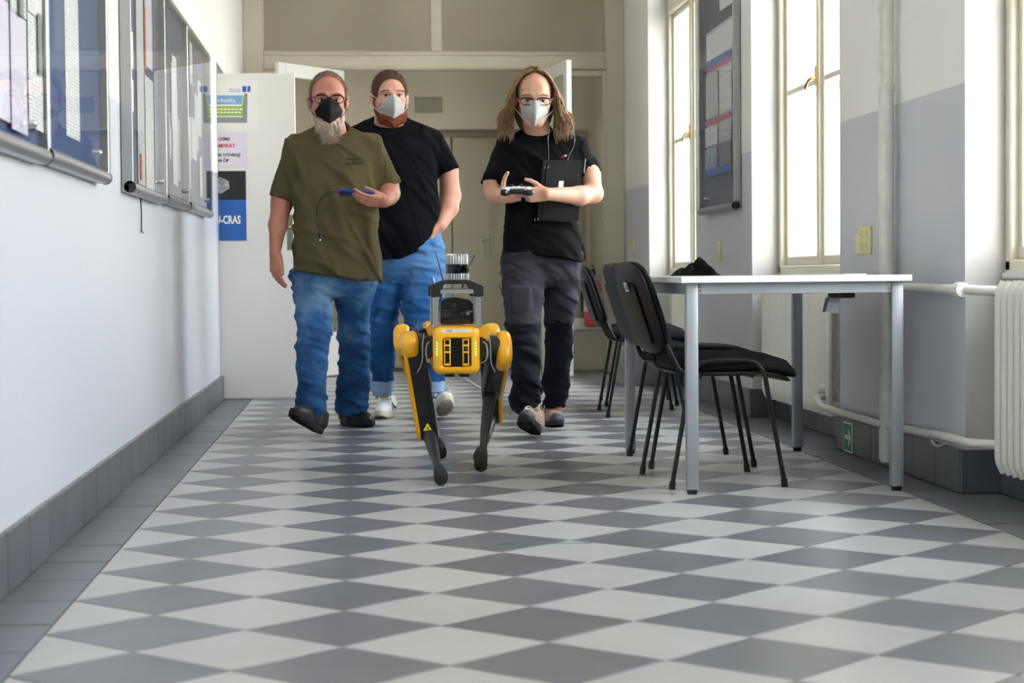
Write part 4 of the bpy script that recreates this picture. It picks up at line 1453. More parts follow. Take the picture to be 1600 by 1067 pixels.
s.poly([(pxx(689), 7.035, pz(483)), (pxx(689), 7.035, pz(472)), (pxx(697), 7.035, pz(466)), (pxx(712), 7.035, pz(464.5)), (pxx(733), 7.035, pz(468)), (pxx(740), 7.035, pz(475)), (pxx(740), 7.035, pz(483))], (0, .22, 0))
s.box(pxx(687.5), pxx(741.5), 7.026, 7.31, pz(488), pz(486.4), .002)
pk = rbuild(s, 'payload_computer', m_rgls)
s = MB(); c = at(710, 476.5, 7.03); s.box(c[0] - .008, c[0] + .008, 7.032, 7.037, c[2] - .008, c[2] + .008, .002); s.build('camera_lens', m_rblk, pk, 35, True)
s = MB(); c = at(736, 487, 7.02); s.box(c[0] - .014, c[0] + .010, 7.022, 7.03, c[2] - .001, c[2] + .002); s.build('status_strip', m_chrome, pk, 35, True)

LYd = 7.12
lc = at(714, 437, LYd)
z1_, z2_, z3_, z4_ = [at(714, v, LYd)[2] for v in (437, 427, 413, 397)]
T = Matrix.Translation((lc[0], LYd, 0))
s = MB(); s.lathe([(.030, z1_ - .006), (.040, z1_), (.042, z2_ - .003), (.036, z2_)], T, 28)
for k in range(30):
    a_ = 2 * math.pi * k / 30
    s.box(.038, .0465, -.0016, .0016, z1_ + .001, z2_ - .001, .0005, M=T @ Matrix.Rotation(a_, 4, 'Z'))
ld = rbuild(s, 'sensor_base', mat('cast_aluminium', 'C2C4C6', .35, .8))
s = MB(); s.lathe([(.038, z2_ - .001), (.0395, z2_ + .002), (.0395, z3_ - .001), (.038, z3_)], T, 32); rbuild(s, 'sensor_window', m_rgls)
s = MB(); s.lathe([(.036, z3_), (.038, z3_ + .004), (.036, z4_ - .010), (.020, z4_ - .006)], T, 28)
for k in range(26):
    a_ = 2 * math.pi * k / 26
    s.box(.008, .043, -.0013, .0013, z3_ + .001, z4_ - .004 + .004 * (k % 2), .0005, M=T @ Matrix.Rotation(a_, 4, 'Z'))
rbuild(s, 'sensor_heatsink', mat('cast_aluminium_light', 'CFD1D2', .35, .7))
for (pa, pb, pc) in (((688, 470, 7.02), (693, 438, 7.02), (680.5, 393, 7.02)), ((722, 450, 7.18), (731, 421, 7.18), (742, 399, 7.18))):
    A, B, Cc = [Vector(at(*k)) for k in (pa, pb, pc)]
    s = MB(); s.tube([A, B, B.lerp(Cc, .1), B.lerp(Cc, .12), Cc], [.004, .0045, .0045, .0036, .0022], 8); rbuild(s, 'antenna', m_rblk)

# ------------------------------------------------------------------ distance-field modelling for bodies and cloth


def smin(a, b, k):
    if k <= 0: return np.minimum(a, b)
    h = np.maximum(k - np.abs(a - b), 0) / k
    return np.minimum(a, b) - h * h * k * 0.25


class Field:
    def __init__(s, lo, hi, h):
        s.h = h
        s.lo = np.array(lo, float)
        s.n = np.ceil((np.array(hi) - s.lo) / h).astype(int) + 1
        s.ax = [s.lo[i] + h * np.arange(s.n[i]) for i in range(3)]
        s.D = np.full(s.n, 0.2, np.float32)

    def _sl(s, lo, hi):
        i0 = np.clip(np.floor((np.array(lo) - s.lo) / s.h).astype(int), 0, s.n)
        i1 = np.clip(np.ceil((np.array(hi) - s.lo) / s.h).astype(int) + 1, 0, s.n)
        return tuple(slice(a, b) for a, b in zip(i0, i1))

    def _grid(s, sl):
        return np.meshgrid(s.ax[0][sl[0]], s.ax[1][sl[1]], s.ax[2][sl[2]], indexing='ij')

    def op(s, f, lo, hi, k=0.0, sub=False, pad=None):
        m = (k + 3 * s.h) if pad is None else pad
        sl = s._sl(np.array(lo) - m, np.array(hi) + m)
        if any(a.stop <= a.start for a in sl): return s
        X, Y, Z = s._grid(sl)
        d = f(X, Y, Z).astype(np.float32)
        if sub: s.D[sl] = -smin(-s.D[sl], d, k)
        else: s.D[sl] = smin(s.D[sl], d, k)
        return s

    def cone(s, a, b, ra, rb, k=0.0, sub=False, squash=None):
        """tapered capsule; squash=(dir, factor) flattens the section along dir"""
        a, b = np.array(a, float), np.array(b, float)
        ab = b - a; L2 = ab @ ab

        def f(X, Y, Z):
            px, py, pz_ = X - a[0], Y - a[1], Z - a[2]
            t = np.clip((px * ab[0] + py * ab[1] + pz_ * ab[2]) / L2, 0, 1)
            qx, qy, qz = px - t * ab[0], py - t * ab[1], pz_ - t * ab[2]
            if squash is not None:
                e_, fac = squash
                dt = (qx * e_[0] + qy * e_[1] + qz * e_[2]) * (1 / fac - 1)
                qx, qy, qz = qx + dt * e_[0], qy + dt * e_[1], qz + dt * e_[2]
            return np.sqrt(qx * qx + qy * qy + qz * qz) - (ra + (rb - ra) * t)
        R = max(ra, rb)
        return s.op(f, np.minimum(a, b) - R, np.maximum(a, b) + R, k, sub)

    def chain(s, pts, rs, k=0.01, **kw):
        for i in range(len(pts) - 1):
            s.cone(pts[i], pts[i + 1], rs[i], rs[i + 1], k if i == 0 else min(k, rs[i] * .6), **kw)
        return s

    def ell(s, c, r, k=0.0, R=None, sub=False, p=2.0):
        c, r = np.array(c, float), np.array(r, float)
        Rm = None if R is None else np.array(R)

        def f(X, Y, Z):
            x, y, z = X - c[0], Y - c[1], Z - c[2]
            if Rm is not None:
                x, y, z = (Rm[0, 0] * x + Rm[1, 0] * y + Rm[2, 0] * z, Rm[0, 1] * x + Rm[1, 1] * y + Rm[2, 1] * z, Rm[0, 2] * x + Rm[1, 2] * y + Rm[2, 2] * z)
            q = (np.abs(x / r[0]) ** p + np.abs(y / r[1]) ** p + np.abs(z / r[2]) ** p) ** (1 / p)
            return (q - 1) * r.min() * (1 if r.max() < 2.5 * r.min() else 1.2)
        m = r.max() if R is not None else r
        return s.op(f, c - m, c + m, k, sub)

    def loft(s, secs, k=0.0, p=2.3, cap=True):
        """secs rows (z, cx, cy, rx, ry), any z order; smooth interpolation over z"""
        S = np.array(sorted(secs), float)
        z = S[:, 0]

        def f(X, Y, Z):
            zz = s._zcache
            t = np.clip(zz, z[0], z[-1])
            v = [pchip(z, S[:, i], t)[None, None, :] for i in range(1, 5)]
            q = (np.abs((X - v[0]) / v[2]) ** p + np.abs((Y - v[1]) / v[3]) ** p) ** (1 / p)
            d = (q - 1) * np.minimum(v[2], v[3])
            if cap:
                d = np.maximum(d, np.maximum(Z - z[-1], z[0] - Z))
            return d
        rx, ry = S[:, 3].max(), S[:, 4].max()
        lo = (min(S[:, 1] - S[:, 3]), min(S[:, 2] - S[:, 4]), z[0])
        hi = (max(S[:, 1] + S[:, 3]), max(S[:, 2] + S[:, 4]), z[-1])
        m = k + 3 * s.h
        sl = s._sl(np.array(lo) - m, np.array(hi) + m)
        s._zcache = s.ax[2][sl[2]]
        return s.op(f, lo, hi, k)

    def plane(s, pt, n, k=0.0, xr=None):
        """keep the side n points away from"""
        n = np.array(n, float); n /= np.linalg.norm(n)
        X, Y, Z = np.meshgrid(*s.ax, indexing='ij', sparse=True)
        d = ((X - pt[0]) * n[0] + (Y - pt[1]) * n[1] + (Z - pt[2]) * n[2]).astype(np.float32)
        if xr: d = np.where((X > xr[0]) & (X < xr[1]), d, -9).astype(np.float32)
        s.D = -smin(-s.D, -d, k) if k else np.maximum(s.D, d)
        return s

    def near(s, w=0.03):
        return np.where(np.abs(s.D) < w)

    def warp(s, f, w=0.03):
        """add displacement f(x,y,z) near the surface"""
        I = s.near(w)
        x, y, z = (s.ax[i][I[i]] for i in range(3))
        s.D[I] -= f(x, y, z).astype(np.float32)
        return s

    def mesh(s, smooth=1):
        """surface nets -> (verts, quads)"""
        D = s.D
        D[0] = D[-1] = 0.2; D[:, 0] = D[:, -1] = 0.2; D[:, :, 0] = D[:, :, -1] = 0.2
        S = D < 0
        nx, ny, nz = D.shape
        cnt = np.zeros((nx - 1, ny - 1, nz - 1), np.uint8)
        for i in (0, 1):
            for j in (0, 1):
                for k in (0, 1):
                    cnt += S[i:nx - 1 + i, j:ny - 1 + j, k:nz - 1 + k]
        C = np.argwhere((cnt > 0) & (cnt < 8))
        idx = -np.ones(cnt.shape, np.int64)
        idx[C[:, 0], C[:, 1], C[:, 2]] = np.arange(len(C))
        acc = np.zeros((len(C), 3)); num = np.zeros(len(C))
        corners = [(i, j, k) for i in (0, 1) for j in (0, 1) for k in (0, 1)]
        val = {c: D[C[:, 0] + c[0], C[:, 1] + c[1], C[:, 2] + c[2]] for c in corners}
        for c in corners:
            for ax in range(3):
                if c[ax]: continue
                c2 = list(c); c2[ax] = 1; c2 = tuple(c2)
                a, b = val[c], val[c2]
                m = (a < 0) != (b < 0)
                t = np.where(m, a / np.where(m, a - b, 1), 0)
                p = np.array(c, float)[None].repeat(len(C), 0); p[:, ax] = t
                acc[m] += p[m]; num[m] += 1
        V = (C + acc / num[:, None]) * s.h + s.lo
        F = []
        for ax in range(3):
            sl0 = [slice(None)] * 3; sl1 = [slice(None)] * 3
            sl0[ax] = slice(0, -1); sl1[ax] = slice(1, None)
            A, B = S[tuple(sl0)], S[tuple(sl1)]
            u, v = (ax + 1) % 3, (ax + 2) % 3
            for flip, mask in ((0, A & ~B), (1, ~A & B)):
                E_ = np.argwhere(mask)
                E_ = E_[(E_[:, u] > 0) & (E_[:, v] > 0)]
                q_ = []
                for du, dv in ((0, 0), (-1, 0), (-1, -1), (0, -1)):
                    e2 = E_.copy(); e2[:, u] += du; e2[:, v] += dv
                    q_.append(idx[e2[:, 0], e2[:, 1], e2[:, 2]])
                q_ = np.stack(q_, 1)
                if flip: q_ = q_[:, ::-1]
                F.append(q_)
        F = np.concatenate(F)
        for _ in range(smooth):
            sm = np.zeros_like(V); n_ = np.zeros(len(V))
            for i in range(4):
                a, b = F[:, i], F[:, (i + 1) % 4]
                np.add.at(sm, a, V[b]); np.add.at(n_, a, 1)
                np.add.at(sm, b, V[a]); np.add.at(n_, b, 1)
            V = V * 0.4 + 0.6 * sm / np.maximum(n_, 1)[:, None]
        return V, F


def pchip(x, y, t):
    h = np.diff(x); d = np.diff(y) / h
    m = np.zeros(len(x))
    m[0], m[-1] = d[0], d[-1]
    for i in range(1, len(x) - 1):
        m[i] = 0 if d[i - 1] * d[i] <= 0 else 2 * d[i - 1] * d[i] / (d[i - 1] + d[i])
    i = np.clip(np.searchsorted(x, t) - 1, 0, len(x) - 2)
    u = (t - x[i]) / h[i]
    return (y[i] * (1 + 2 * u) * (1 - u) ** 2 + m[i] * h[i] * u * (1 - u) ** 2 + y[i + 1] * u * u * (3 - 2 * u) + m[i + 1] * h[i] * u * u * (u - 1))


def vf_mesh(name, parts):
    """join (V, F) lists into one mesh"""
    Vs, Fs, o = [], [], 0
    for V, F in parts:
        Vs.append(V); Fs.append(F + o); o += len(V)
    V = np.concatenate(Vs); F = np.concatenate(Fs)
    me = bpy.data.meshes.new(name)
    me.vertices.add(len(V)); me.vertices.foreach_set('co', V.astype(np.float32).ravel())
    me.loops.add(len(F) * 4); me.loops.foreach_set('vertex_index', F.astype(np.int32).ravel())
    me.polygons.add(len(F)); me.polygons.foreach_set('loop_start', np.arange(0, len(F) * 4, 4, dtype=np.int32))
    me.update(calc_edges=True)
    me.validate()
    me.shade_smooth()
    return me


def folds(seed, amp, freq, direction=None, n=3, sharp=1.0):
    """cloth fold displacement: warped ridged waves"""
    r = np.random.RandomState(seed)
    terms = []
    for _ in range(n):
        d = np.array(direction, float) if direction is not None else r.normal(size=3)
        d = d + r.normal(size=3) * 0.25
        d /= np.linalg.norm(d)
        w = r.normal(size=3); w /= np.linalg.norm(w)
        terms.append((d * freq * r.uniform(.7, 1.4), w * freq * r.uniform(.2, .45), r.uniform(0, 6.28), r.uniform(0, 6.28)))

    def f(x, y, z):
        o = 0
        for d, w, p, q_ in terms:
            ph = x * d[0] + y * d[1] + z * d[2] + p + 1.6 * np.sin(x * w[0] + y * w[1] + z * w[2] + q_)
            v = 0.35 * np.sin(ph) + np.exp(-(np.sin(ph * .5) / .30) ** 2) - .15
            m = np.clip(0.5 + 0.9 * np.sin(x * w[1] * 1.3 + y * w[2] + z * w[0] * 1.3 + p), 0, 1)
            o = o + v * m
        return amp * o / math.sqrt(n)
    return f


def P3(px, py, Y): return np.array(at(px, py, Y))


def secs_px(rows, dy=0.0):
    """rows (py, px_left, px_right, Y, ry) -> loft sections"""
    out = []
    for py, l, r, Y, ry in rows:
        a, b = at(l, py, Y), at(r, py, Y)
        out.append(((a[2] + b[2]) / 2, (a[0] + b[0]) / 2, Y + dy, (b[0] - a[0]) / 2, ry))
    return out


def frame(x, y, z, o):
    """columns x, y, z axes with origin o as 4x4"""
    x = Vector(x).normalized(); y = Vector(y); y = (y - x * y.dot(x)).normalized(); z = Vector(z)
    z = (z - x * z.dot(x) - y * z.dot(y)).normalized()
    return Matrix([[x[i], y[i], z[i], o[i]] for i in range(3)] + [[0, 0, 0, 1]])


def hand(F, M, curl=(0.3, 0.35, 0.4, 0.45), spread=0.06, thumb=(0.5, 0.3, 0.25), sc=1.0, index_pt=None):
    """hand at wrist frame M: +x to fingers, +y thumb side, +z back of the hand; palm faces -z"""
    T = lambda p: np.array(M @ Vector([c * sc for c in p]))
    zax = np.array([M[i][2] for i in range(3)])
    # palm: metacarpal capsules
    roots = [(0.092, 0.028), (0.096, 0.008), (0.091, -0.012), (0.083, -0.030)]
    for (rx, ry) in roots:
        F.cone(T((0.0, ry * .55, 0)), T((rx, ry, 0.001)), .0165 * sc, .0125 * sc, .012, squash=(zax, .82))
    F.cone(T((0.012, .012, -.006)), T((0.075, .0, -.006)), .017 * sc, .012 * sc, .012)
    F.cone(T((0.012, -.022, -.004)), T((0.06, -.030, -.006)), .014 * sc, .010 * sc, .010)
    segs = [(.042, .026, .021), (.047, .029, .022), (.043, .027, .021), (.033, .021, .018)]
    rads = [(.0100, .0090, .0082, .0072), (.0102, .0092, .0084, .0073), (.0098, .0088, .008, .007), (.0088, .0078, .0071, .0063)]
    for i, ((rx, ry), sg, rd) in enumerate(zip(roots, segs, rads)):
        c = curl[i]
        cs = c if isinstance(c, (tuple, list)) else (c, c * 1.25, c * .8)
        p = np.array([rx, ry, 0.0]); ang = 0.0; yaw = spread * (1.2 - i * .8)
        pts = [T(p)]
        for L, ca in zip(sg, cs):
            ang += ca
            p = p + L * np.array([math.cos(ang) * math.cos(yaw), math.cos(ang) * math.sin(yaw), -math.sin(ang)])
            pts.append(T(p))
        for k in range(3):
            F.cone(pts[k], pts[k + 1], rd[k] * sc, rd[k + 1] * sc, .006 if k == 0 else .003)
    # thumb: abduction, forward bend, tip bend
    ab, dn, tb = thumb
    p = np.array([0.020, 0.026, -0.008])
    pts = [T(p)]
    d = np.array([math.cos(ab), math.sin(ab), -dn]); d /= np.linalg.norm(d)
    for L, bend in ((.040, 0), (.034, tb), (.026, tb)):
        ab -= bend
        d = np.array([math.cos(ab), math.sin(ab), -dn]); d /= np.linalg.norm(d)
        p = p + d * L
        pts.append(T(p))
    for k, (r0, r1) in enumerate(((.0165, .0125), (.0118, .0105), (.0103, .0085))):
        F.cone(pts[k], pts[k + 1], r0 * sc, r1 * sc, .010 if k == 0 else .003)
    return F


# ---------------------------------------------------------------- head
def head_matrix(c, sc, yaw=0.0, pitch=0.0, roll=0.0):
    return Matrix.Translation(c) @ Matrix.Rotation(yaw, 4, 'Z') @ Matrix.Rotation(roll, 4, 'Y') @ Matrix.Rotation(pitch, 4, 'X') @ Matrix.Scale(sc, 4)


def head_field(Mh, sc, neck_to, neck_r=(.060, .068), h=0.0038, lids=0.0, wide=1.0, jaw=1.0):
    """local head: +x viewer right, -y face, +z up, eyes near z=0"""
    T = lambda p: np.array(Mh @ Vector(p))
    R = np.array(Mh.to_3x3()) / sc
    lo = np.array([-.13, -.15, -.30]) * sc; hi = np.array([.13, .16, .145]) * sc
    c0 = np.array(Mh.translation)
    lo = np.minimum(c0 + lo, np.array(neck_to) - .12); hi = np.maximum(c0 + hi, np.array(neck_to) + .10)
    F = Field(lo, hi, h)
    E = lambda c, r, k=0.0, **q_: F.ell(T(c), np.array(r) * sc, k * sc, R, **q_)
    Cc = lambda a, b, ra, rb, k=0.0, **q_: F.cone(T(a), T(b), ra * sc, rb * sc, k * sc, **q_)
    E((0, .018, .032), (.077 * wide, .098, .090))
    E((0, -.030, .030), (.066 * wide, .066, .066), .03)
    E((0, -.030, -.035), (.064 * wide, .064, .078), .03)
    for sx in (-1, 1):
        Cc((sx * .052 * wide * jaw, .005, -.055), (sx * .018, -.062, -.098), .020, .018, .03)
        E((sx * .043 * wide, -.066, -.030), (.022, .020, .020), .02)                    # cheekbone
        Cc((sx * .050, -.078, .016), (sx * .014, -.094, .018), .010, .010, .012)         # brow
        E((sx * .032, -.101, -.002), (.017, .012, .010), .008, sub=True)                  # socket
        Cc((sx * .022, -.0895, .0100 - lids * .0035), (sx * .043, -.0845, .0090 - lids * .0035), .0052, .0050, .003)   # upper lid
        Cc((sx * .023, -.0890, -.0115), (sx * .042, -.0840, -.0105), .0042, .0042, .003)  # lower lid
        # ear
        E((sx * .083 * wide, .012, -.012), (.008, .019, .030), .006)
        E((sx * .090 * wide, .014, -.006), (.008, .017, .024), .004)
        E((sx * .094 * wide, .004, -.010), (.007, .008, .014), .004, sub=True)
    E((0, -.060, -.098), (.026, .026, .020), .02)                                      # chin
    Cc((0, -.094, .010), (0, -.117, -.032), .0075, .011, .012)                          # nose
    for sx in (-1, 1): E((sx * .011, -.108, -.036), (.009, .010, .008), .006)
    Cc((-.020, -.093, -.064), (.020, -.093, -.064), .006, .006, .006)                   # lips
    Cc((-.016, -.092, -.073), (.016, -.092, -.073), .007, .007, .006)
    # neck
    a = T((0, .030, -.055))
    F.cone(a, neck_to, neck_r[0] * sc, neck_r[1] * sc, .03)
    return F


m_eyew = mat('eye_white', 'A99C95', 0.2)
m_iris = mat('eye_iris', '1F2328', 0.1)
m_strap = mat('mask_strap', 'D8D8D6', 0.6)


def face_extras(Mh, sc, person, brow_m, iris_drop=0.0, brow_tilt=0.0):
    T = lambda p: Mh @ Vector(p)
    for sx in (-1, 1):
        s = MB(); s.sphere(T((sx * .0325, -.0805, -.0015)), .0112 * sc, 16, 12); e_ = s.build('eye', m_eyew, person, 60, True)
        s = MB(); s.sphere(T((sx * .0325, -.0868, -.0015 - iris_drop)), (.0068 * sc,) * 3, 12, 8); s.build('iris', m_iris, e_, 60, True)
        s = MB()
        lz = .0052 - iris_drop * .9
        s.tube([T((sx * .020, -.0935, lz - .003)), T((sx * .027, -.0960, lz)), T((sx * .036, -.0940, lz)), T((sx * .045, -.0885, lz - .003))], [.0006, .0014 * sc, .0014 * sc, .0006], 5)
        s.build('eyelashes', brow_m, e_, 60, True)
        s = MB()
        n = 26
        for k in range(n):
            t = k / (n - 1)
            p = Vector((sx * (.016 + .034 * t), -.1055 + .014 * t * t + .003 * t, .0185 + .004 * math.sin(math.pi * t) + brow_tilt * t))
            d = Vector((sx * .010, .003, .0035 * (1 - t)))
            s.tube([T(p), T(p + d * .6), T(p + d)], [.0022 * sc, .0016 * sc, .0004], 5)
        s.build('eyebrow', brow_m, person, 60, True)


def mask(Mh, sc, person, m, name='face_mask', size=1.0, strap_m=None, drop=0.0):
    """folded respirator with a vertical ridge"""
    W_ = [(0.0, .030), (.14, .046), (.3, .058), (.5, .062), (.7, .054), (.88, .036), (1.0, .018)]
    RY = [(0.0, -.116), (.12, -.128), (.3, -.142), (.5, -.147), (.7, -.139), (.88, -.117), (1.0, -.093)]
    CY = [(0.0, -.094), (.25, -.078), (.5, -.064), (.75, -.058), (1.0, -.075)]
    g = lambda tab, v: float(np.interp(v, [a for a, _ in tab], [b for _, b in tab]))
    s = MB(); n, k = 25, 21
    G = []
    for i in range(k):
        v = i / (k - 1)
        row = []
        for j in range(n):
            u = j / (n - 1) * 2 - 1
            x = u * g(W_, v) * size
            yr, yc = g(RY, v), g(CY, v)
            w = abs(u) ** 1.25
            y = yr + (yc - yr) * w
            z = (.006 - .124 * v * size) - drop + .010 * abs(u) * (1 - v) * -1.2 + .012 * abs(u) * v
            # pressed seams and a few creases
            y += .0012 * math.sin(abs(u) * 22 + v * 5) * (1 - abs(u)) * (.3 + v)
            row.append(s.bm.verts.new(Mh @ Vector((x, y, z))))
        G.append(row)
    for i in range(k - 1):
        for j in range(n - 1):
            s.bm.faces.new((G[i][j], G[i][j + 1], G[i + 1][j + 1], G[i + 1][j]))
    bmesh.ops.solidify(s.bm, geom=s.bm.faces[:], thickness=.0016)
    mk = s.build(name, m, person, 60, True)
    for sx in (-1, 1):
        for (v, tgt) in ((.28, (sx * .090, .022, .012)), (.72, (sx * .088, .026, -.038))):
            p0 = Mh @ Vector((sx * g(W_, v) * size * .97, g(CY, v) - .002, (.006 - .124 * v * size) - drop))
            mid = Mh @ Vector((sx * .080, -.030, (.0 if v < .5 else -.052)))
            s = MB(); s.tube(spline([p0, mid, Mh @ Vector(tgt)], 5), .0016 * sc, 6); s.build('ear_loop', strap_m or m, mk, 60, True)
    return mk


def glasses(Mh, person, m, y=-.112, w=.0255, h=.016, gap=.0335, z=-.003):
    root = None
    s = MB()
    for sx in (-1, 1):
        pts = []
        for j in range(25):
            a = 2 * math.pi * j / 24
            r = (abs(math.cos(a)) ** 3.2 + abs(math.sin(a)) ** 3.2) ** (-1 / 3.2)
            x_ = math.cos(a) * r * w; z_ = math.sin(a) * r * h
            pts.append(Mh @ Vector((sx * gap + x_, y + .006 * abs((sx * gap + x_) / .06) ** 2 * 1.5, z + z_)))
        s.tube(pts, .0023, 6, cap=False)
        top = [p for j, p in enumerate(pts) if 1 <= j <= 11]
        s.tube(top, .0036, 6)
        e0 = Mh @ Vector((sx * (gap + w), y + .010, z + .008))
        s.tube([e0, Mh @ Vector((sx * .074, y + .018, z + .008)), Mh @ Vector((sx * .085, -.02, z + .006)), Mh @ Vector((sx * .088, .022, z - .004)), Mh @ Vector((sx * .086, .036, z - .02))], .0017, 6)
    s.tube([Mh @ Vector((-.009, y, z + .006)), Mh @ Vector((0, y - .003, z + .009)), Mh @ Vector((.009, y, z + .006))], .0017, 6)
    fr = s.build('glasses', m, person, 60, True)
    ml = glass('spectacle_lens', (.99, .99, .99), 1.25)
    for sx in (-1, 1):
        s = MB(); pts = []
        for j in range(24):
            a = 2 * math.pi * j / 24
            r = (abs(math.cos(a)) ** 3.2 + abs(math.sin(a)) ** 3.2) ** (-1 / 3.2)
            x_ = math.cos(a) * r * w * .97; z_ = math.sin(a) * r * h * .97
            pts.append(Mh @ Vector((sx * gap + x_, y + .006 * abs((sx * gap + x_) / .06) ** 2 * 1.5, z + z_)))
        s.poly(pts, Mh.to_3x3() @ Vector((0, .0008, 0)))
        s.build('lens', ml, fr, None, True)
    return fr


def strands(lines, r0, r1, name, m, parent, n=4):
    """many hair locks as one mesh; lines of points"""
    s = MB()
    for ln in lines:
        k = len(ln)
        s.tube(ln, [r0 + (r1 - r0) * (i / (k - 1)) ** 1.5 for i in range(k)], n, cap=False)
    return s.build(name, m, parent, 80, True)


# ---------------------------------------------------------------- shoes
def shoe(M, parent, kind, upper_m, sole_m, lace_m=None, toe_m=None, sc=1.0):
    """local: heel at origin, toe towards +x, z up, sole bottom z=0, length 0.29"""
    T = lambda p: np.array(M @ Vector([c * sc for c in p]))
    R = np.array(M.to_3x3())
    pts = np.array([T(p) for p in ((-.03, -.07, -.02), (.32, .07, .02), (.0, .07, .14), (.32, -.07, -.02), (-.03, .07, .13), (.1, -.07, .14), (.32, .07, .14))])
    F = Field(pts.min(0) - .03, pts.max(0) + .03, .0042)
    up = np.array([M[i][2] for i in range(3)])
    Cc = lambda a, b, ra, rb, k=.02, **q_: F.cone(T(a), T(b), ra * sc, rb * sc, k, **q_)
    Cc((.035, 0, .045), (.11, 0, .048), .036, .036)
    Cc((.11, 0, .048), (.20, .003, .038), .037, .038)
    Cc((.20, .003, .036), (.245, .006, .032), .040, .034)
    Cc((.035, 0, .05), (.042, 0, .082), .034, .034)
    Cc((.05, 0, .090), (.13, 0, .055), .030, .030)
    F.plane(T((0, 0, .012)), -up)
    F.plane(T((0.02, 0, .090)), np.array(M.to_3x3() @ Vector((-.45, 0, 1))))
    F.cone(T((.045, 0, .088)), T((.04, 0, .16)), .026 * sc, .032 * sc, .004, sub=True)
    u = link(kind, vf_mesh(kind, [F.mesh(2)]), upper_m, parent, True)
    # sole: outline slab
    out = []
    for i in range(40):
        a = 2 * math.pi * i / 40
        x = .145 + .148 * math.cos(a)
        t = x / .29
        w = .034 + .014 * math.sin(min(1, max(0, t - .15)) * 3.3) + (.0)
        y = math.sin(a) / max(.45, abs(math.sin(a)) ** .45) * w if abs(math.sin(a)) > .02 else 0
        out.append((x, y + .004 * t))
    s = MB(); th = .030 if kind in ('sneaker',) else .026
    rings = []
    for (g_, z) in ((.93, 0), (1.0, .004), (1.02, .014), (1.0, th)):
        ring = []
        for (x, y) in out:
            lift = .014 * max(0, (x - .20) / .09) ** 2
            ring.append(s.bm.verts.new(Vector(T((.145 + (x - .145) * g_, y * g_, z + lift)))))
        rings.append(ring)
    for a, b in zip(rings[:-1], rings[1:]):
        for j in range(40):
            s.bm.faces.new((a[j], a[(j + 1) % 40], b[(j + 1) % 40], b[j]))
    s.bm.faces.new(rings[0][::-1]); s.bm.faces.new(rings[-1])
    so_ = s.build('sole', sole_m, u, 45, True)
    s = MB()
    for i in range(9):                                   # tread bars under the sole
        x = .03 + i * .028
        lift = .014 * max(0, (x - .20) / .09) ** 2
        w = .026 + .012 * math.sin(max(0, x / .29 - .15) * 3.3)
        s.box(x - .008, x + .006, -w, w, -.002 + lift, .002 + lift, .001, M=M @ Matrix.Scale(sc, 4))
    s.build('tread', mat('tread_rubber_' + kind, '1A1A1B' if kind != 'sneaker' else 'A9A290', .8), so_, None, True)
    if lace_m:
        s = MB()
        for i in range(5):
            x = .118 + i * .018; z = .088 - i * .0065
            s.tube([Vector(T((x, -.024, z - .004))), Vector(T((x + .004, 0, z + .004))), Vector(T((x, .024, z - .004)))], .0028 * sc, 6)
            s.tube([Vector(T((x, -.022, z))), Vector(T((x + .016, .022, z - .004)))], .0024 * sc, 6)
        for sg in (-1, 1):
            s.tube(spline([T((.115, 0, .096)), T((.125, sg * .022, .108)), T((.14, sg * .034, .094)), T((.118, sg * .008, .094))], 5), .0026 * sc, 6)
            s.tube(spline([T((.115, 0, .095)), T((.135, sg * .030, .096)), T((.150, sg * .045, .070))], 5), .0022 * sc, 6)
        s.build('laces', lace_m, u, 60, True)
    if toe_m:
        F2 = Field(pts.min(0) - .03, pts.max(0) + .03, .0042)
        F2.cone(T((.215, .004, .036)), T((.250, .006, .032)), .0405 * sc, .036 * sc, 0)
        F2.plane(T((0, 0, .012)), -up)
        F2.plane(T((.222, 0, .03)), -np.array(M.to_3x3() @ Vector((1, 0, -.45))))
        link('toe_cap', vf_mesh('toe_cap', [F2.mesh(2)]), toe_m, u, True)
    return u


def foot_frame(heel, toe, roll=0.0):
    h, t = Vector(heel), Vector(toe)
    x = (t - h).normalized()
    z = Vector((0, 0, 1)); z = (z - x * z.dot(x)).normalized()
    y = z.cross(x)
    M = Matrix([[x[i], y[i], z[i], h[i]] for i in range(3)] + [[0, 0, 0, 1]])
    return M @ Matrix.Rotation(roll, 4, 'X')

# ------------------------------------------------------------------ people
m_skin1 = mat('skin_ruddy', 'B9806B', 0.5, spec=.35, noise=(16, .45), alt='A8685A', bump=(220, .12))
m_skin2 = mat('skin_fair', 'C89680', 0.5, spec=.35, noise=(16, .4), alt='BA7F6C', bump=(220, .12))
m_skin3 = mat('skin_pale', 'CFA089', 0.5, spec=.35, noise=(14, .4), alt='C08A74', bump=(220, .10))
m_olive = mat('olive_cotton', '574F37', 0.95, spec=.12, noise=(5, .3), alt='4B4530', bump=(420, .25))
m_blk1 = mat('black_cotton', '0D0F14', 0.95, spec=.1, noise=(6, .3), alt='090B0F', bump=(420, .25))
m_blk2 = mat('faded_black_cotton', '0C0D0F', 0.95, spec=.12, noise=(6, .4), alt='14171B', bump=(420, .25))


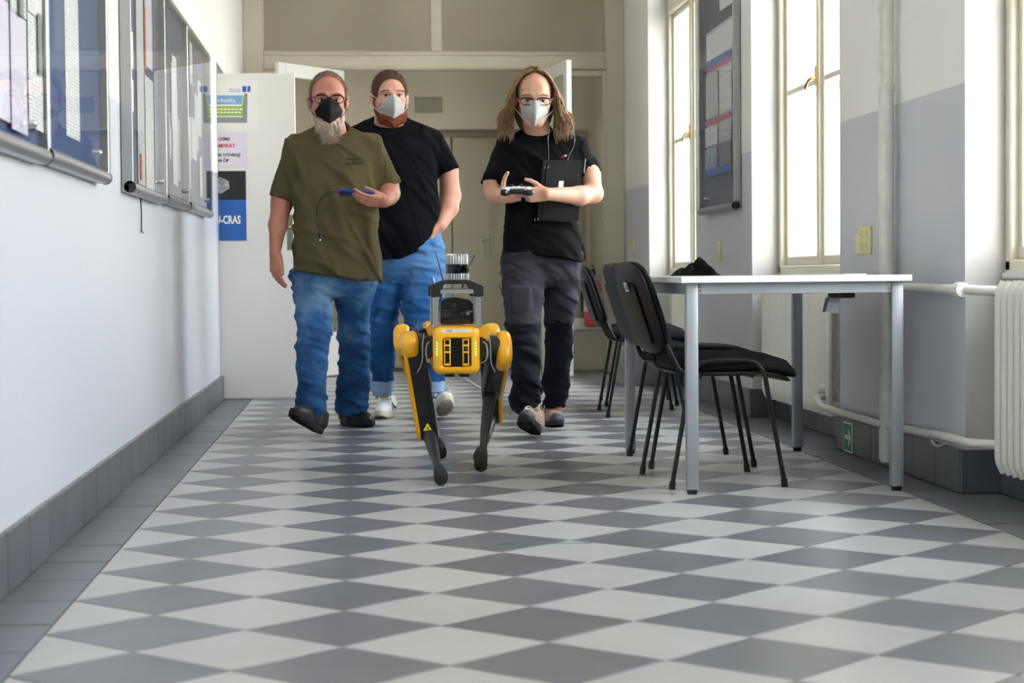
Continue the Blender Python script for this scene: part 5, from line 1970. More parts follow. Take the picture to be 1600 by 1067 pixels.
def denim(name, base, fade, dark, zfade):
    m = mat(name, base, 0.9, spec=.15, bump=(500, .35))
    nt = m.node_tree; b = nt.nodes['Principled BSDF']
    geo = nt.nodes.new('ShaderNodeNewGeometry')
    n1 = nt.nodes.new('ShaderNodeTexNoise'); n1.inputs['Scale'].default_value = 7; n1.inputs['Detail'].default_value = 8; n1.inputs['Roughness'].default_value = .62
    mp = nt.nodes.new('ShaderNodeMapping'); mp.inputs['Scale'].default_value = (1, 1, .8)
    nt.links.new(geo.outputs['Position'], mp.inputs[0]); nt.links.new(mp.outputs[0], n1.inputs['Vector'])
    sp = nt.nodes.new('ShaderNodeSeparateXYZ'); nt.links.new(geo.outputs['Position'], sp.inputs[0])
    z = nt.nodes.new('ShaderNodeMapRange'); z.inputs['From Min'].default_value = zfade[0]; z.inputs['From Max'].default_value = zfade[1]
    z.inputs['To Min'].default_value = -.16; z.inputs['To Max'].default_value = .24
    nt.links.new(sp.outputs['Z'], z.inputs['Value'])
    a = nt.nodes.new('ShaderNodeMath'); a.operation = 'ADD'; nt.links.new(n1.outputs['Fac'], a.inputs[0]); nt.links.new(z.outputs[0], a.inputs[1])
    r = nt.nodes.new('ShaderNodeValToRGB'); e_ = r.color_ramp.elements
    e_[0].position = .30; e_[0].color = (*srgb(dark), 1); e_[1].position = .82; e_[1].color = (*srgb(fade), 1)
    q_ = r.color_ramp.elements.new(.52); q_.color = (*srgb(base), 1)
    nt.links.new(a.outputs[0], r.inputs[0]); nt.links.new(r.outputs[0], b.inputs['Base Color'])
    return m


m_den1 = denim('faded_denim', '305A8C', '6F92B5', '20416A', (.2, .85))
m_den2 = denim('bright_denim', '2F639F', '5B88B8', '1C4678', (.2, .9))
m_cuff = mat('denim_inside', '8FAAC8', .9, bump=(400, .3))
m_cargo = mat('grey_trouser_cloth', '3B3A43', .9, spec=.15, noise=(8, .4), alt='302F38', bump=(300, .25))
m_navy = mat('navy_trouser_cloth', '161A27', .85, spec=.2, noise=(8, .4), alt='10131D', bump=(300, .25))


def body_core(F, pts):
    for a, b, ra, rb in pts: F.cone(a, b, ra, rb, .05)


def sleeve(F, a, b, ra, rb, arm, cutn=None, k=.05, seed=1):
    """sleeve tube from shoulder a to hem b, hollowed around the arm"""
    G = Field(F.lo, F.lo + (F.n - 1) * F.h, F.h)
    G.n = F.n; G.ax = F.ax; G.D = np.full(F.n, .2, np.float32)
    a, b = np.array(a), np.array(b)
    d = (b - a) / np.linalg.norm(b - a)
    G.cone(a, b + d * .03, ra, rb, 0)
    G.warp(folds(seed, .008, 60, (1, .2, .4)), .03)
    n = d if cutn is None else np.array(cutn)
    G.plane(b, n)
    G.cone(b - d * .035, b + d * .10, rb * .80, rb * .9, .004, sub=True)
    F.D = smin(F.D, G.D, k)


def collar(F, c, rx, ry, slope):
    """cut the neck opening along a forward-tilted plane and sew a ribbed ring round it"""
    c = np.array(c)
    F.plane(c, (0, -slope, 1), xr=(c[0] - .17, c[0] + .17))
    F.cone(c + [0, 0, -.05], c + [0, 0, .08], rx - .006, rx - .006, .004, sub=True)
    F.chain([c + np.array([rx * math.cos(t), ry * math.sin(t), slope * ry * math.sin(t)]) for t in np.linspace(0, 2 * math.pi, 25)], [.0065] * 25, .004)


def person_root(label, loc):
    return tag(empty('person', loc), label, 'person', None)


# ============================ man in the olive T-shirt
pr1 = person_root('bearded man in olive T-shirt and faded jeans, black mask, holding a blue device', (0.56, 9.25, 0))
Mh1 = head_matrix(P3(512.5, 155.5, 9.20), 1.08, yaw=.07, pitch=.05, roll=0.0)
parts = [head_field(Mh1, 1.08, P3(520, 212, 9.27), (.062, .066), wide=.98, lids=1).mesh(1)]
sh_r, el_r, wr_r = P3(459, 236, 9.26), P3(440, 318, 9.26), P3(429.5, 397, 9.14)
F = Field(P3(400, 460, 9.2) - [0, .26, .02], P3(480, 225, 9.2) + [0, .22, 0], .0036)
F.chain([sh_r, P3(441, 305, 9.26), el_r, P3(434, 352, 9.2), wr_r], [.046, .049, .050, .043, .026], .02)
hand(F, frame((0.02, -.12, -1), (.62, -.78, 0), (-.78, -.62, 0), wr_r + np.array([0, 0, .004])), (.28, .34, .38, .42), .03, (.42, -.05, .12), .94)
parts.append(F.mesh(1))
el_l, wr_l = P3(608, 302, 9.20), P3(601, 315, 8.945)
F = Field(P3(545, 345, 8.95) - [0, .22, 0], P3(640, 225, 9.2) + [0, .2, 0], .0036)
F.chain([P3(580, 238, 9.27), P3(606, 288, 9.235), el_l, P3(607, 306, 9.08), wr_l], [.046, .050, .050, .044, .029], .02)
hand(F, frame((-1, -.50, .10), (.2, -.70, .68), (-.3, -.6, -.74), wr_l), ((.15, .35, .25), (.2, .4, .3), (.25, .45, .3), (.3, .5, .35)), .02, (.20, .42, .1), .93)
parts.append(F.mesh(1))
F = Field((0.05, 8.9, .0), (1.05, 9.8, 1.5), .014)
body_core(F, [(P3(520, 235, 9.29), P3(522, 400, 9.27), .10, .11), (sh_r, P3(588, 238, 9.29), .045, .045),
              (P3(495, 430, 9.26), P3(490, 530, 9.14), .06, .04), (P3(490, 530, 9.14), P3(490, 640, 9.09), .04, .034),
              (P3(552, 430, 9.28), P3(553, 530, 9.42), .06, .04), (P3(553, 530, 9.42), P3(549, 640, 9.66), .04, .034)])
parts.append(F.mesh(1))
link('body', vf_mesh('body', parts), m_skin1, pr1, True)

F = Field((0.12, 8.98, .68), (1.0, 9.58, 1.62), .0062)
F.loft(secs_px([(184, 496, 547, 9.30, .075), (196, 492, 551, 9.29, .080), (206, 480, 562, 9.29, .088), (215, 462, 580, 9.28, .095), (228, 452, 590, 9.27, .118), (250, 455, 589, 9.25, .135), (285, 459, 588, 9.23, .150), (320, 461, 588, 9.22, .162),
                (360, 460, 588, 9.22, .168), (400, 457, 590, 9.22, .165), (440, 454, 592, 9.23, .16)]), 0, 2.5)
F.warp(folds(11, .024, 22, (1, .3, .35), 5), .06)
F.warp(folds(13, .015, 50, (1, .2, .55), 4), .05)
sleeve(F, P3(464, 230, 9.26), P3(439, 311, 9.26), .062, .061, None, seed=3)
sleeve(F, P3(578, 230, 9.26), P3(607, 292, 9.23), .066, .066, None, cutn=(.32, 0, -1), seed=4)
c = P3(500, 436, 9.2)
F.plane(P3(480, 430, 9.2), (-.18, -.15, -1))
collar(F, P3(521, 201, 9.275), .079, .078, .62)
F.cone(P3(521, 430, 9.24) - [.02, 0, 0], P3(521, 430, 9.24) + [.02, 0, -.03], .10, .10, .02, sub=True)
tee = link('t_shirt', vf_mesh('t_shirt', [F.mesh(1)]), m_olive, pr1, True)
s = MB()
for i in range(3):
    for k in range(9 if i != 1 else 3):
        a = P3(541 + (0 if i != 1 else 9) + k * 2.9, 249 + i * 3.4, 9.09)
        s.box(a[0], a[0] + .0072, a[1] - .008, a[1] - .003, a[2] - .0035, a[2] + .003)
s.build('chest_print', mat('dark_print', '22241C', .8), tee, None, True)

F = Field((0.2, 8.85, .03), (1.0, 9.9, .90), .0066)
F.loft(secs_px([(395, 462, 588, 9.25, .14), (430, 458, 590, 9.25, .135), (450, 460, 588, 9.26, .12), (462, 480, 570, 9.26, .09)]), 0, 2.3)
F.loft(secs_px([(425, 457, 524, 9.25, .115), (455, 458.5, 521, 9.22, .105), (485, 461, 520, 9.18, .098), (515, 463, 518.5, 9.13, .090), (545, 463, 514, 9.10, .083), (575, 463, 511, 9.08, .080),
                (605, 464, 510, 9.07, .082), (630, 461, 511, 9.07, .088), (650, 462, 512, 9.08, .090), (672, 476, 512, 9.09, .085)]), .03, 2.3)
F.loft(secs_px([(425, 522, 590, 9.25, .115), (455, 523.5, 587, 9.28, .105), (470, 524, 581, 9.30, .10), (515, 528, 578, 9.38, .090), (560, 529.5, 578.5, 9.48, .083), (600, 525, 577, 9.58, .082),
                (630, 523, 575, 9.65, .086), (655, 524, 573, 9.68, .088)]), .03, 2.3)
F.warp(folds(21, .014, 40, (.3, .3, 1), 5), .05)
F.warp(folds(22, .009, 85, (.5, .3, 1), 4), .05)
F.plane(P3(482, 655, 9.0), (.32, .30, -1), xr=(0, .527))
F.plane(P3(548, 652, 9.6), (-.2, .3, -1), xr=(.527, 2))
jn = link('jeans', vf_mesh('jeans', [F.mesh(1)]), m_den1, pr1, True)
m_blksh = mat('black_shoe_leather', '1D1D1E', .5, bump=(90, .2))
m_solk = mat('black_rubber_sole', '141415', .7)
heelL = np.array([.478, 9.13, .004])
shoe(foot_frame(heelL, at(454, 651, 8.88), -.25), pr1, 'shoe', m_blksh, m_solk, m_black, sc=1.05)
shoe(foot_frame((.585, 9.78, .0), (.725, 9.53, .0)), pr1, 'shoe', m_blksh, m_solk, m_black, sc=1.02)

m_grey_hair = mat('stubble_grey_brown', '6B5348', .85, spec=.2, noise=(300, .9), alt='96705F')
m_brow1 = mat('brow_brown', '5A4033', .8)


def buzz(Mh, sc, front, person, m, wide=1.0, grow=.005, low=-.045):
    T = lambda p: np.array(Mh @ Vector(p)); R = np.array(Mh.to_3x3()) / sc
    c0 = np.array(Mh.translation)
    F = Field(c0 - .17, c0 + .19, .004)
    F.ell(T((0, .018, .032)), (np.array([.077 * wide, .098, .090]) + grow) * sc, 0, R)
    F.ell(T((0, -.030, .030)), (np.array([.066 * wide, .066, .066]) + grow) * sc, .03 * sc, R)
    n = np.array(Mh.to_3x3() @ Vector((0, -.93, -.36)))
    F.plane(T(front), n)
    F.plane(T((0, 0, low)), -np.array(Mh.to_3x3() @ Vector((0, 0, 1))))
    hr = link('hair', vf_mesh('hair', [F.mesh(1)]), m, person, True)
    vs = hr.data.vertices; N = len(vs); rr = random.Random(5); ln = []
    for _ in range(2600):                                    # clipped hairs standing off the scalp
        v = vs[rr.randrange(N)]
        nn = v.normal
        if (v.co - Vector(T((0, .0, .02)))).dot(nn) < 0: continue
        d = (nn * .5 + Mh.to_3x3() @ Vector((rr.gauss(0, .3), -.75, -.2 + rr.gauss(0, .3))) / sc).normalized()
        ln.append([v.co - nn * .001, v.co + d * .0045 + nn * .0006, v.co + d * .008 + nn * .0004])
    strands(ln, .0009, .0004, 'clipped_hair', m, hr, 3)
    return hr


buzz(Mh1, 1.08, (0, -.058, .10), pr1, m_grey_hair, .98)
face_extras(Mh1, 1.08, pr1, m_brow1, .002, -.004)
mask(Mh1, 1.08, pr1, mat('black_mask_fabric', '17181A', .75, bump=(300, .3)), size=1.0)
glasses(Mh1, pr1, m_black, w=.0275, h=.0175, gap=.0345)
m_beard1 = mat('grey_beard', 'B5A898', .8, noise=(160, .8), alt='8D7F72', stretch=(1, 1, .15))
T1 = lambda p: np.array(Mh1 @ Vector(p))
F = Field(T1((0, -.06, -.15)) - .14, T1((0, -.06, -.15)) + .14, .004)
for sx in (-1, 1):
    F.chain([T1((sx * .058, -.035, -.085)), T1((sx * .034, -.062, -.125)), T1((0, -.074, -.145))], [.012, .026, .024], .02)
F.chain([T1((0, -.073, -.12)), T1((0, -.076, -.150)), T1((.002, -.070, -.178))], [.034, .029, .016], .02)
F.warp(folds(5, .004, 260, (1, .3, 0), 4), .03)
bd = link('beard', vf_mesh('beard', [F.mesh(1)]), m_beard1, pr1, True)
ln = []
for _ in range(420):
    u = random.uniform(-1, 1); v = random.uniform(0, 1)
    w = .052 * (1 - .62 * v)
    p = Vector((u * w, -.104 + .030 * u * u + .012 * v, -.112 - .064 * v))
    d = Vector((u * .012 + random.gauss(0, .006), -.006 + random.gauss(0, .005), -.030))
    ln.append([Mh1 @ p, Mh1 @ (p + d * .5 + Vector((0, -.003, 0))), Mh1 @ (p + d)])
strands(ln, .0012, .0004, 'beard_hair', m_beard1, bd, 3)

# blue handheld device with its lead
c = Vector(P3(557, 302, 8.915))
dv = tag(empty('handheld_device', c), 'blue handheld device lying in the hand of the man in olive', 'phone')
ax = Vector((1, 0, -.07)).normalized(); wd = Vector((0, .97, -.24)).normalized(); up = ax.cross(wd)
Md = Matrix([[ax[i], wd[i], up[i], 0] for i in range(3)] + [[0, 0, 0, 1]])
s = MB(); s.box(-.083, .083, -.042, .042, -.007, .006, .005, seg=3, M=Md); s.build('case', mat('blue_rubber_case', '1B2F86', .35, coat=.2), dv)
s = MB(); s.box(-.078, .078, -.037, .037, .0055, .0070, .001, M=Md); s.build('screen', m_rgls, dv)
s = MB(); s.tube([Md @ Vector((-.03, -.0425, 0)), Md @ Vector((-.03, -.0435, 0))], .003, 10); s.build('button', m_black, dv)
s = MB()
lead = spline([P3(530, 301, 8.88), P3(522, 299.5, 8.88), P3(511, 304, 8.92), P3(499, 314, 8.97), P3(494.5, 330, 9.0), P3(496.5, 350, 9.01), P3(499.5, 364, 9.015)], 6)
s.tube(lead, .0024, 6)
s.build('lead', m_black, dv, 60, True)
s = MB(); a = Vector(P3(500, 368, 9.01))
s.box(a.x - .007, a.x + .007, a.y - .004, a.y + .004, a.z - .018, a.z + .014, .003); pl = s.build('plug', m_black, dv, 60, True)
s = MB(); s.box(a.x - .0045, a.x + .0045, a.y - .002, a.y + .002, a.z - .027, a.z - .017, .0005); s.build('plug_tip', m_chrome, pl, 60, True)

# ============================ man in the black T-shirt behind
pr2 = person_root('tall red-bearded man in black T-shirt and rolled-up jeans, white mask, hand in pocket', (0.95, 10.15, 0))
Mh2 = head_matrix(P3(608.5, 151.5, 10.12), 1.12, yaw=.15, pitch=.0, roll=-.01)
parts = [head_field(Mh2, 1.12, P3(608, 205, 10.20), (.066, .074), wide=.98, jaw=1.08).mesh(1)]
F = Field(P3(650, 395, 10.1) - [0, .26, 0], P3(735, 215, 10.1) + [0, .2, 0], .0038)
wr2 = P3(688, 352, 10.06)
F.chain([P3(676, 232, 10.17), P3(700, 266, 10.18), P3(704, 306, 10.18), P3(701, 325, 10.13), wr2], [.046, .052, .054, .050, .035], .02)
hand(F, frame((-.55, -.1, -.85), (-.2, -.95, .2), (.8, -.1, -.5), wr2), (.3, .3, .35, .4), .02, (.3, .1, .1), .95)
parts.append(F.mesh(1))
F = Field(P3(500, 400, 10.1) - [0, .2, 0], P3(560, 215, 10.1) + [0, .2, 0], .006)
F.chain([P3(538, 235, 10.17), P3(522, 310, 10.18), P3(530, 375, 10.10)], [.056, .050, .030], .02)
hand(F, frame((.1, -.2, -1), (.3, -.9, .1), (-.9, -.3, 0), P3(530, 375, 10.10)), sc=.95)
parts.append(F.mesh(1))
F = Field((0.5, 9.8, .0), (1.4, 10.6, 1.62), .014)
body_core(F, [(P3(612, 220, 10.2), P3(615, 370, 10.18), .11, .13), (P3(545, 232, 10.2), P3(682, 232, 10.2), .05, .05),
              (P3(605, 400, 10.15), P3(600, 600, 10.28), .08, .035), (P3(660, 400, 10.12), P3(681, 606, 10.12), .08, .035)])
parts.append(F.mesh(1))
link('body', vf_mesh('body', parts), m_skin2, pr2, True)
F = Field((0.48, 9.88, .82), (1.35, 10.52, 1.66), .0068)
F.loft(secs_px([(174, 580, 638, 10.22, .095), (184, 576, 642, 10.21, .105), (191, 562, 655, 10.2, .112), (201, 548, 675, 10.19, .125), (218, 544, 684, 10.17, .15), (250, 548, 681, 10.14, .175), (290, 548, 683, 10.12, .19), (330, 548, 686, 10.11, .20),
                (360, 552, 682, 10.11, .198), (385, 560, 668, 10.12, .185), (405, 565, 655, 10.13, .17)]), 0, 2.45)
F.warp(folds(31, .012, 26, (.8, .3, .5), 5), .05)
F.warp(folds(32, .007, 60, (.8, .3, .7), 4), .05)
sleeve(F, P3(678, 226, 10.17), P3(701, 269, 10.18), .068, .064, None, cutn=(.38, 0, -1), seed=7)
sleeve(F, P3(548, 226, 10.17), P3(526, 270, 10.18), .068, .062, None, seed=8)
F.plane(P3(642, 396, 9.95), (.42, -.12, -1))
collar(F, P3(609, 190, 10.20), .095, .094, .50)
link('t_shirt', vf_mesh('t_shirt', [F.mesh(1)]), m_blk1, pr2, True)
F = Field((0.62, 9.75, .14), (1.35, 10.6, 1.03), .0066)
F.loft(secs_px([(362, 570, 690, 10.14, .15), (385, 575, 692.5, 10.14, .155), (420, 577, 694, 10.14, .14), (440, 590, 685, 10.15, .10)]), 0, 2.3)
F.loft(secs_px([(395, 576, 642, 10.15, .12), (430, 577, 636, 10.16, .115), (460, 577, 629, 10.18, .105), (485, 577, 624, 10.20, .098), (520, 577, 621, 10.23, .090), (560, 578, 617, 10.27, .078), (600, 580.5, 615, 10.30, .068)]), .03, 2.3)
F.loft(secs_px([(385, 640, 692.5, 10.14, .12), (410, 634, 694, 10.13, .115), (435, 628.5, 695, 10.12, .112), (460, 626.5, 695, 10.11, .108), (485, 627.5, 695, 10.10, .102), (519, 637, 694, 10.09, .090), (560, 651, 694, 10.09, .076), (602, 664.5, 694, 10.10, .066)]), .03, 2.3)
F.warp(folds(41, .010, 50, (.2, .2, 1), 5), .05)
F.warp(folds(42, .006, 90, (.3, .2, 1), 4), .05)
F.plane((1, 10, P3(600, 601, 10.2)[2]), (0, 0, -1))
jn2 = link('jeans', vf_mesh('jeans', [F.mesh(1)]), m_den2, pr2, True)
for (l, r, Y, rr) in ((579.5, 615, 10.30, .070), (664, 694.5, 10.10, .068)):
    F = Field(P3(l - 12, 620, Y) - [0, .12, 0], P3(r + 12, 580, Y) + [0, .12, 0], .004)
    F.loft(secs_px([(595, l - 1, r + 1, Y, rr + .004), (612, l, r, Y, rr + .002)]), 0, 2.3)
    F.loft(secs_px([(606, l + 3, r - 3, Y, rr - .012), (620, l + 3, r - 3, Y, rr - .012)]), 0)
    link('rolled_cuff', vf_mesh('rolled_cuff', [F.mesh(1)]), m_cuff, jn2, True)
m_tear = mat('frayed_threads', 'D5DCE4', .9)
s = MB()
for (px, py, w_, h_, a_) in ((678, 438, 2.0, 6.5, -.35), (669, 497, 5, 1.3, .1)):
    for k in range(7):
        t = (k - 3) / 3
        p = Vector(P3(px + t * w_ * .5, py + t * h_ * .35, 10.0)) ; p.y = 10.005
        d = Vector((math.sin(a_) * h_ * .5 + w_ * .5, 0, h_ * .5)) / 290
        s.tube([p - d, p + Vector((0, -.004, 0)), p + d], .0016, 5)
s.build('frayed_tear', m_tear, jn2, None, True)
m_wsh = mat('white_trainer_leather', 'E6E4DF', .5, bump=(60, .2)); m_wsole = mat('cream_rubber', 'CFC8B6', .7)
sh2 = shoe(foot_frame((.845, 10.37, 0), (.775, 10.085, 0)), pr2, 'sneaker', m_wsh, m_wsole, m_white, sc=1.05)
s = MB(); p0 = foot_frame((.845, 10.37, 0), (.775, 10.085, 0))
s.tube([p0 @ Vector((.06, .052, .065)), p0 @ Vector((.10, .050, .045)), p0 @ Vector((.15, .049, .062)), p0 @ Vector((.19, .046, .085))], [.001, .008, .006, .001], 6, flat=(1, .3)); s.build('dark_flash', m_black, sh2, 60, True)
shoe(foot_frame((1.115, 10.16, .004), at(696, 633, 9.91), .0), pr2, 'sneaker', m_wsh, m_wsole, m_white, sc=1.05)
m_sock2 = mat('pink_sock', 'C9847A', .9)
for c_, Y in ((598, 10.32), (679, 10.11)):
    s = MB(); s.tube([P3(c_, 612, Y), P3(c_, 622, Y)], .040, 16); s.build('sock', m_sock2, pr2, 60, True)
m_hair2 = mat('short_brown_hair', '45322A', .85, spec=.2, noise=(300, .8), alt='6B4E40')
buzz(Mh2, 1.12, (0, -.083, .078), pr2, m_hair2, .98, .0065)
face_extras(Mh2, 1.12, pr2, mat('brow_dark', '4B342A', .8), 0, -.002)
m_wmask = mat('white_mask_fabric', 'D6D6D5', .8, bump=(300, .2))
mask(Mh2, 1.12, pr2, m_wmask, size=.98, drop=.004)
m_beard2 = mat('red_beard', '5E2C18', .8, spec=.2, noise=(120, .8), alt='85492B')
T2 = lambda p: np.array(Mh2 @ Vector(p))
F = Field(T2((0, -.04, -.08)) - .16, T2((0, -.04, -.08)) + .16, .004)
for sx in (-1, 1):
    F.chain([T2((sx * .073, .0, -.022)), T2((sx * .066, -.018, -.065)), T2((sx * .048, -.052, -.108)), T2((0, -.080, -.128))], [.006, .014, .022, .024], .02)
F.ell(T2((0, -.062, -.114)), (.046, .040, .026), .03)
F.warp(folds(6, .004, 230, (1, .4, .6), 4), .03)
bd = link('beard', vf_mesh('beard', [F.mesh(1)]), m_beard2, pr2, True)
ln = []
for _ in range(420):
    a_ = random.uniform(-1.25, 1.25); v = random.uniform(0, 1)
    p = Vector((math.sin(a_) * (.077 - .02 * v), -.026 - math.cos(a_) * .068 + .01 * v, -.070 - .060 * math.cos(a_) ** .5 - .02 * v + .03 * abs(math.sin(a_)) if abs(a_) < 1.5 else -.07))
    d = Vector((math.sin(a_) * .008 + random.gauss(0, .004), -math.cos(a_) * .008, -.015))
    ln.append([Mh2 @ p, Mh2 @ (p + d * .6), Mh2 @ (p + d)])
strands(ln, .0012, .0004, 'beard_hair', m_beard2, bd, 3)

# ============================ long-haired man with the controller
pr3 = person_root('long-haired man in black T-shirt and grey zip-off trousers, steering with a game controller', (1.55, 9.0, 0))
Mh3 = head_matrix(P3(835, 152, 8.96), 1.10, yaw=-.05, pitch=.20, roll=.02)
parts = [head_field(Mh3, 1.10, P3(840, 214, 9.05), (.054, .058), wide=.94, jaw=.9, lids=2.2).mesh(1)]
F = Field(P3(742, 345, 8.9) - [0, .34, 0], P3(815, 225, 9.0) + [0, .2, 0], .0034)
wr3 = P3(781, 307, 8.82)
F.chain([P3(791, 240, 9.04), P3(770, 284, 9.06), P3(771, 300, 9.08), P3(774, 307, 8.98), wr3], [.040, .044, .044, .041, .027], .02)
hand(F, frame((.72, -.62, .10), (-.08, -.02, 1), (-.62, -.75, 0), wr3), ((.75, 1.2, .6), (.95, 1.25, .8), (1.0, 1.3, .8), (1.0, 1.3, .8)), .03, (1.35, -.02, .30), .92)
parts.append(F.mesh(1))
F = Field(P3(795, 345, 8.8) - [0, .22, 0], P3(955, 225, 9.0) + [0, .2, 0], .0036)
wr3b = P3(853, 303, 8.73)
F.chain([P3(898, 238, 9.04), P3(922, 272, 9.01), P3(927, 302, 8.93), P3(905, 306, 8.865), wr3b], [.042, .048, .045, .044, .028], .02)
hand(F, frame((-.96, -.16, -.02), (0.02, -.10, 1), (.16, -.96, -.08), wr3b), ((.12, .25, .2), (1.0, 1.2, .8), (1.15, 1.3, .8), (1.2, 1.3, .8)), .02, (.75, .05, .25), .90)
parts.append(F.mesh(1))
F = Field((1.2, 8.65, .0), (2.05, 9.8, 1.42), .014)
body_core(F, [(P3(843, 235, 9.05), P3(847, 370, 9.04), .085, .095), (P3(792, 240, 9.05), P3(900, 240, 9.05), .04, .04),
              (P3(818, 410, 9.0), P3(820, 520, 8.92), .05, .035), (P3(820, 520, 8.92), P3(823, 650, 8.87), .035, .032),
              (P3(877, 410, 9.03), P3(873, 520, 9.22), .05, .035), (P3(873, 520, 9.22), P3(868, 655, 9.56), .033, .034)])
parts.append(F.mesh(1))
link('body', vf_mesh('body', parts), m_skin3, pr3, True)
F = Field((1.24, 8.74, .80), (1.96, 9.3, 1.50), .006)
F.loft(secs_px([(190, 816, 863, 9.07, .070), (201, 813, 866, 9.06, .074), (211, 800, 884, 9.06, .082), (220, 786, 902, 9.05, .09), (234, 782, 906, 9.04, .105), (260, 785, 903, 9.02, .115), (300, 789, 902, 9.02, .118),
                (340, 788, 902, 9.02, .124), (370, 787, 907, 9.02, .135), (410, 784, 914, 9.02, .148)]), 0, 2.45)
F.warp(folds(51, .012, 30, (.7, .3, .6), 5), .05)
F.warp(folds(52, .005, 65, (.5, .3, .8), 4), .05)
sleeve(F, P3(791, 234, 9.04), P3(769, 287, 9.06), .058, .056, None, seed=9, cutn=(-.15, -.3, -1))
sleeve(F, P3(900, 232, 9.04), P3(922, 276, 9.02), .062, .060, None, seed=10, cutn=(.35, -.2, -1))
F.plane(P3(863, 402, 8.9), (-.14, -.12, -1))
collar(F, P3(839.5, 204, 9.055), .068, .068, .52)
link('t_shirt', vf_mesh('t_shirt', [F.mesh(1)]), m_blk2, pr3, True)

lo3, hi3 = (1.28, 8.62, .03), (1.92, 9.8, .95)
L3 = secs_px([(395, 784, 850, 9.0, .115), (425, 785, 849, 8.99, .11), (455, 786, 847, 8.97, .10), (485, 788, 846, 8.94, .094), (507, 790, 845.5, 8.92, .088), (530, 795, 844, 8.90, .080), (570, 798, 843, 8.88, .078), (605, 797, 845, 8.87, .080), (632, 799, 848, 8.88, .084), (662, 806, 846, 8.90, .08)])
R3 = secs_px([(395, 848, 909, 9.02, .115), (425, 848.5, 906, 9.04, .108), (455, 850, 903, 9.08, .10), (485, 851, 899, 9.13, .092), (513, 851.5, 896.5, 9.20, .086), (540, 851.5, 894.5, 9.27, .080), (575, 850.5, 893, 9.36, .077), (605, 849, 890, 9.45, .075), (636, 847.5, 886, 9.53, .072)])
zk = P3(820, 508, 8.92)[2]
F = Field(lo3, hi3, .0064)
F.loft(secs_px([(380, 792, 900, 9.03, .095), (410, 787, 905, 9.02, .11), (435, 786, 905, 9.02, .10), (448, 800, 890, 9.03, .08)]), 0, 2.3)
F.loft(L3, .025, 2.3); F.loft(R3, .025, 2.3)
F.warp(folds(61, .012, 42, (.3, .3, 1), 5), .05)
F.warp(folds(62, .008, 85, (.5, .3, 1), 4), .05)
Dfull = F.D.copy()
# thigh pocket flap on the viewer's left leg
a, b = P3(797, 447, 8.87), P3(829, 489, 8.86)
F.ell(((a + b) / 2) + [0, .0, 0], (.052, .022, .066), .006, p=5)
F.plane((1.5, 9, zk + .002), (0, 0, -1))
tr = link('trousers', vf_mesh('trousers', [F.mesh(1)]), m_cargo, pr3, True)
s = MB()
for (px, py) in ((783.5, 427), (783, 448)):
    c = P3(px, py, 8.97)
    s.tube([Vector(c) + Vector((.008 * math.cos(t), 0, .012 * math.sin(t))) for t in np.linspace(0, 2 * math.pi, 13)], .0022, 6, cap=False)
s.build('belt_ring', m_black, tr, 60, True)
for sgn, secs in ((0, L3), (1, R3)):
    F = Field(lo3, hi3, .0064)
    F.loft([(z, x, y, rx * .96, ry * .96) for z, x, y, rx, ry in secs], 0, 2.3)
    F.warp(folds(71 + sgn, .015, 40, (.5, .3, 1), 5), .05)
    F.warp(folds(75 + sgn, .009, 85, (.5, .3, 1), 4), .05)
    F.plane((1.5, 9, zk + .02), (0, 0, 1))
    if sgn == 0: F.plane(P3(812, 652, 8.8), (.45, .35, -1))
    link('zip_off_leg', vf_mesh('zip_off_leg', [F.mesh(1)]), m_navy, tr, True)
m_tan = mat('tan_suede', 'A68670', .85, noise=(30, .5), alt='8B7262', bump=(150, .4)); m_hsole = mat('black_hiking_sole', '1B1C1E', .7)
m_lace = mat('pale_lace', 'D8D2C6', .8); m_toe = mat('slate_toe_rubber', '43484F', .6)
shoe(foot_frame((1.505, 8.86, .004), at(817, 662, 8.60), -.08), pr3, 'hiking_shoe', m_tan, m_hsole, m_lace, m_toe, sc=1.04)
shoe(foot_frame((1.625, 9.63, .0), (1.655, 9.345, .0)), pr3, 'hiking_shoe', m_tan, m_hsole, m_lace, m_toe, sc=1.02)
face_extras(Mh3, 1.10, pr3, mat('brow_light', '8A6248', .8), .004, -.002)
mask(Mh3, 1.10, pr3, m_wmask, size=.96, drop=.002)
glasses(Mh3, pr3, m_black, w=.0275, h=.0150, gap=.0345, z=-.006)
m_hair3 = mat('light_brown_hair', '5F432E', .6, spec=.3, noise=(40, .9), alt='A07C5A', stretch=(6, 6, .6))
T3 = lambda p: np.array(Mh3 @ Vector(p)); R3m = np.array(Mh3.to_3x3()) / 1.10
c0 = np.array(Mh3.translation)
F = Field(c0 - .27, c0 + .2, .0055)
F.ell(T3((0, .022, .034)), np.array([.084, .102, .096]) * 1.10, 0, R3m)
F.ell(T3((0, .064, -.05)), np.array([.088, .042, .125]) * 1.10, .03, R3m)
F.plane(T3((0, -.050, .100)), np.array(Mh3.to_3x3() @ Vector((0, -.92, -.38))))
hr = link('hair', vf_mesh('hair', [F.mesh(1)]), m_hair3, pr3, True)
ln = []
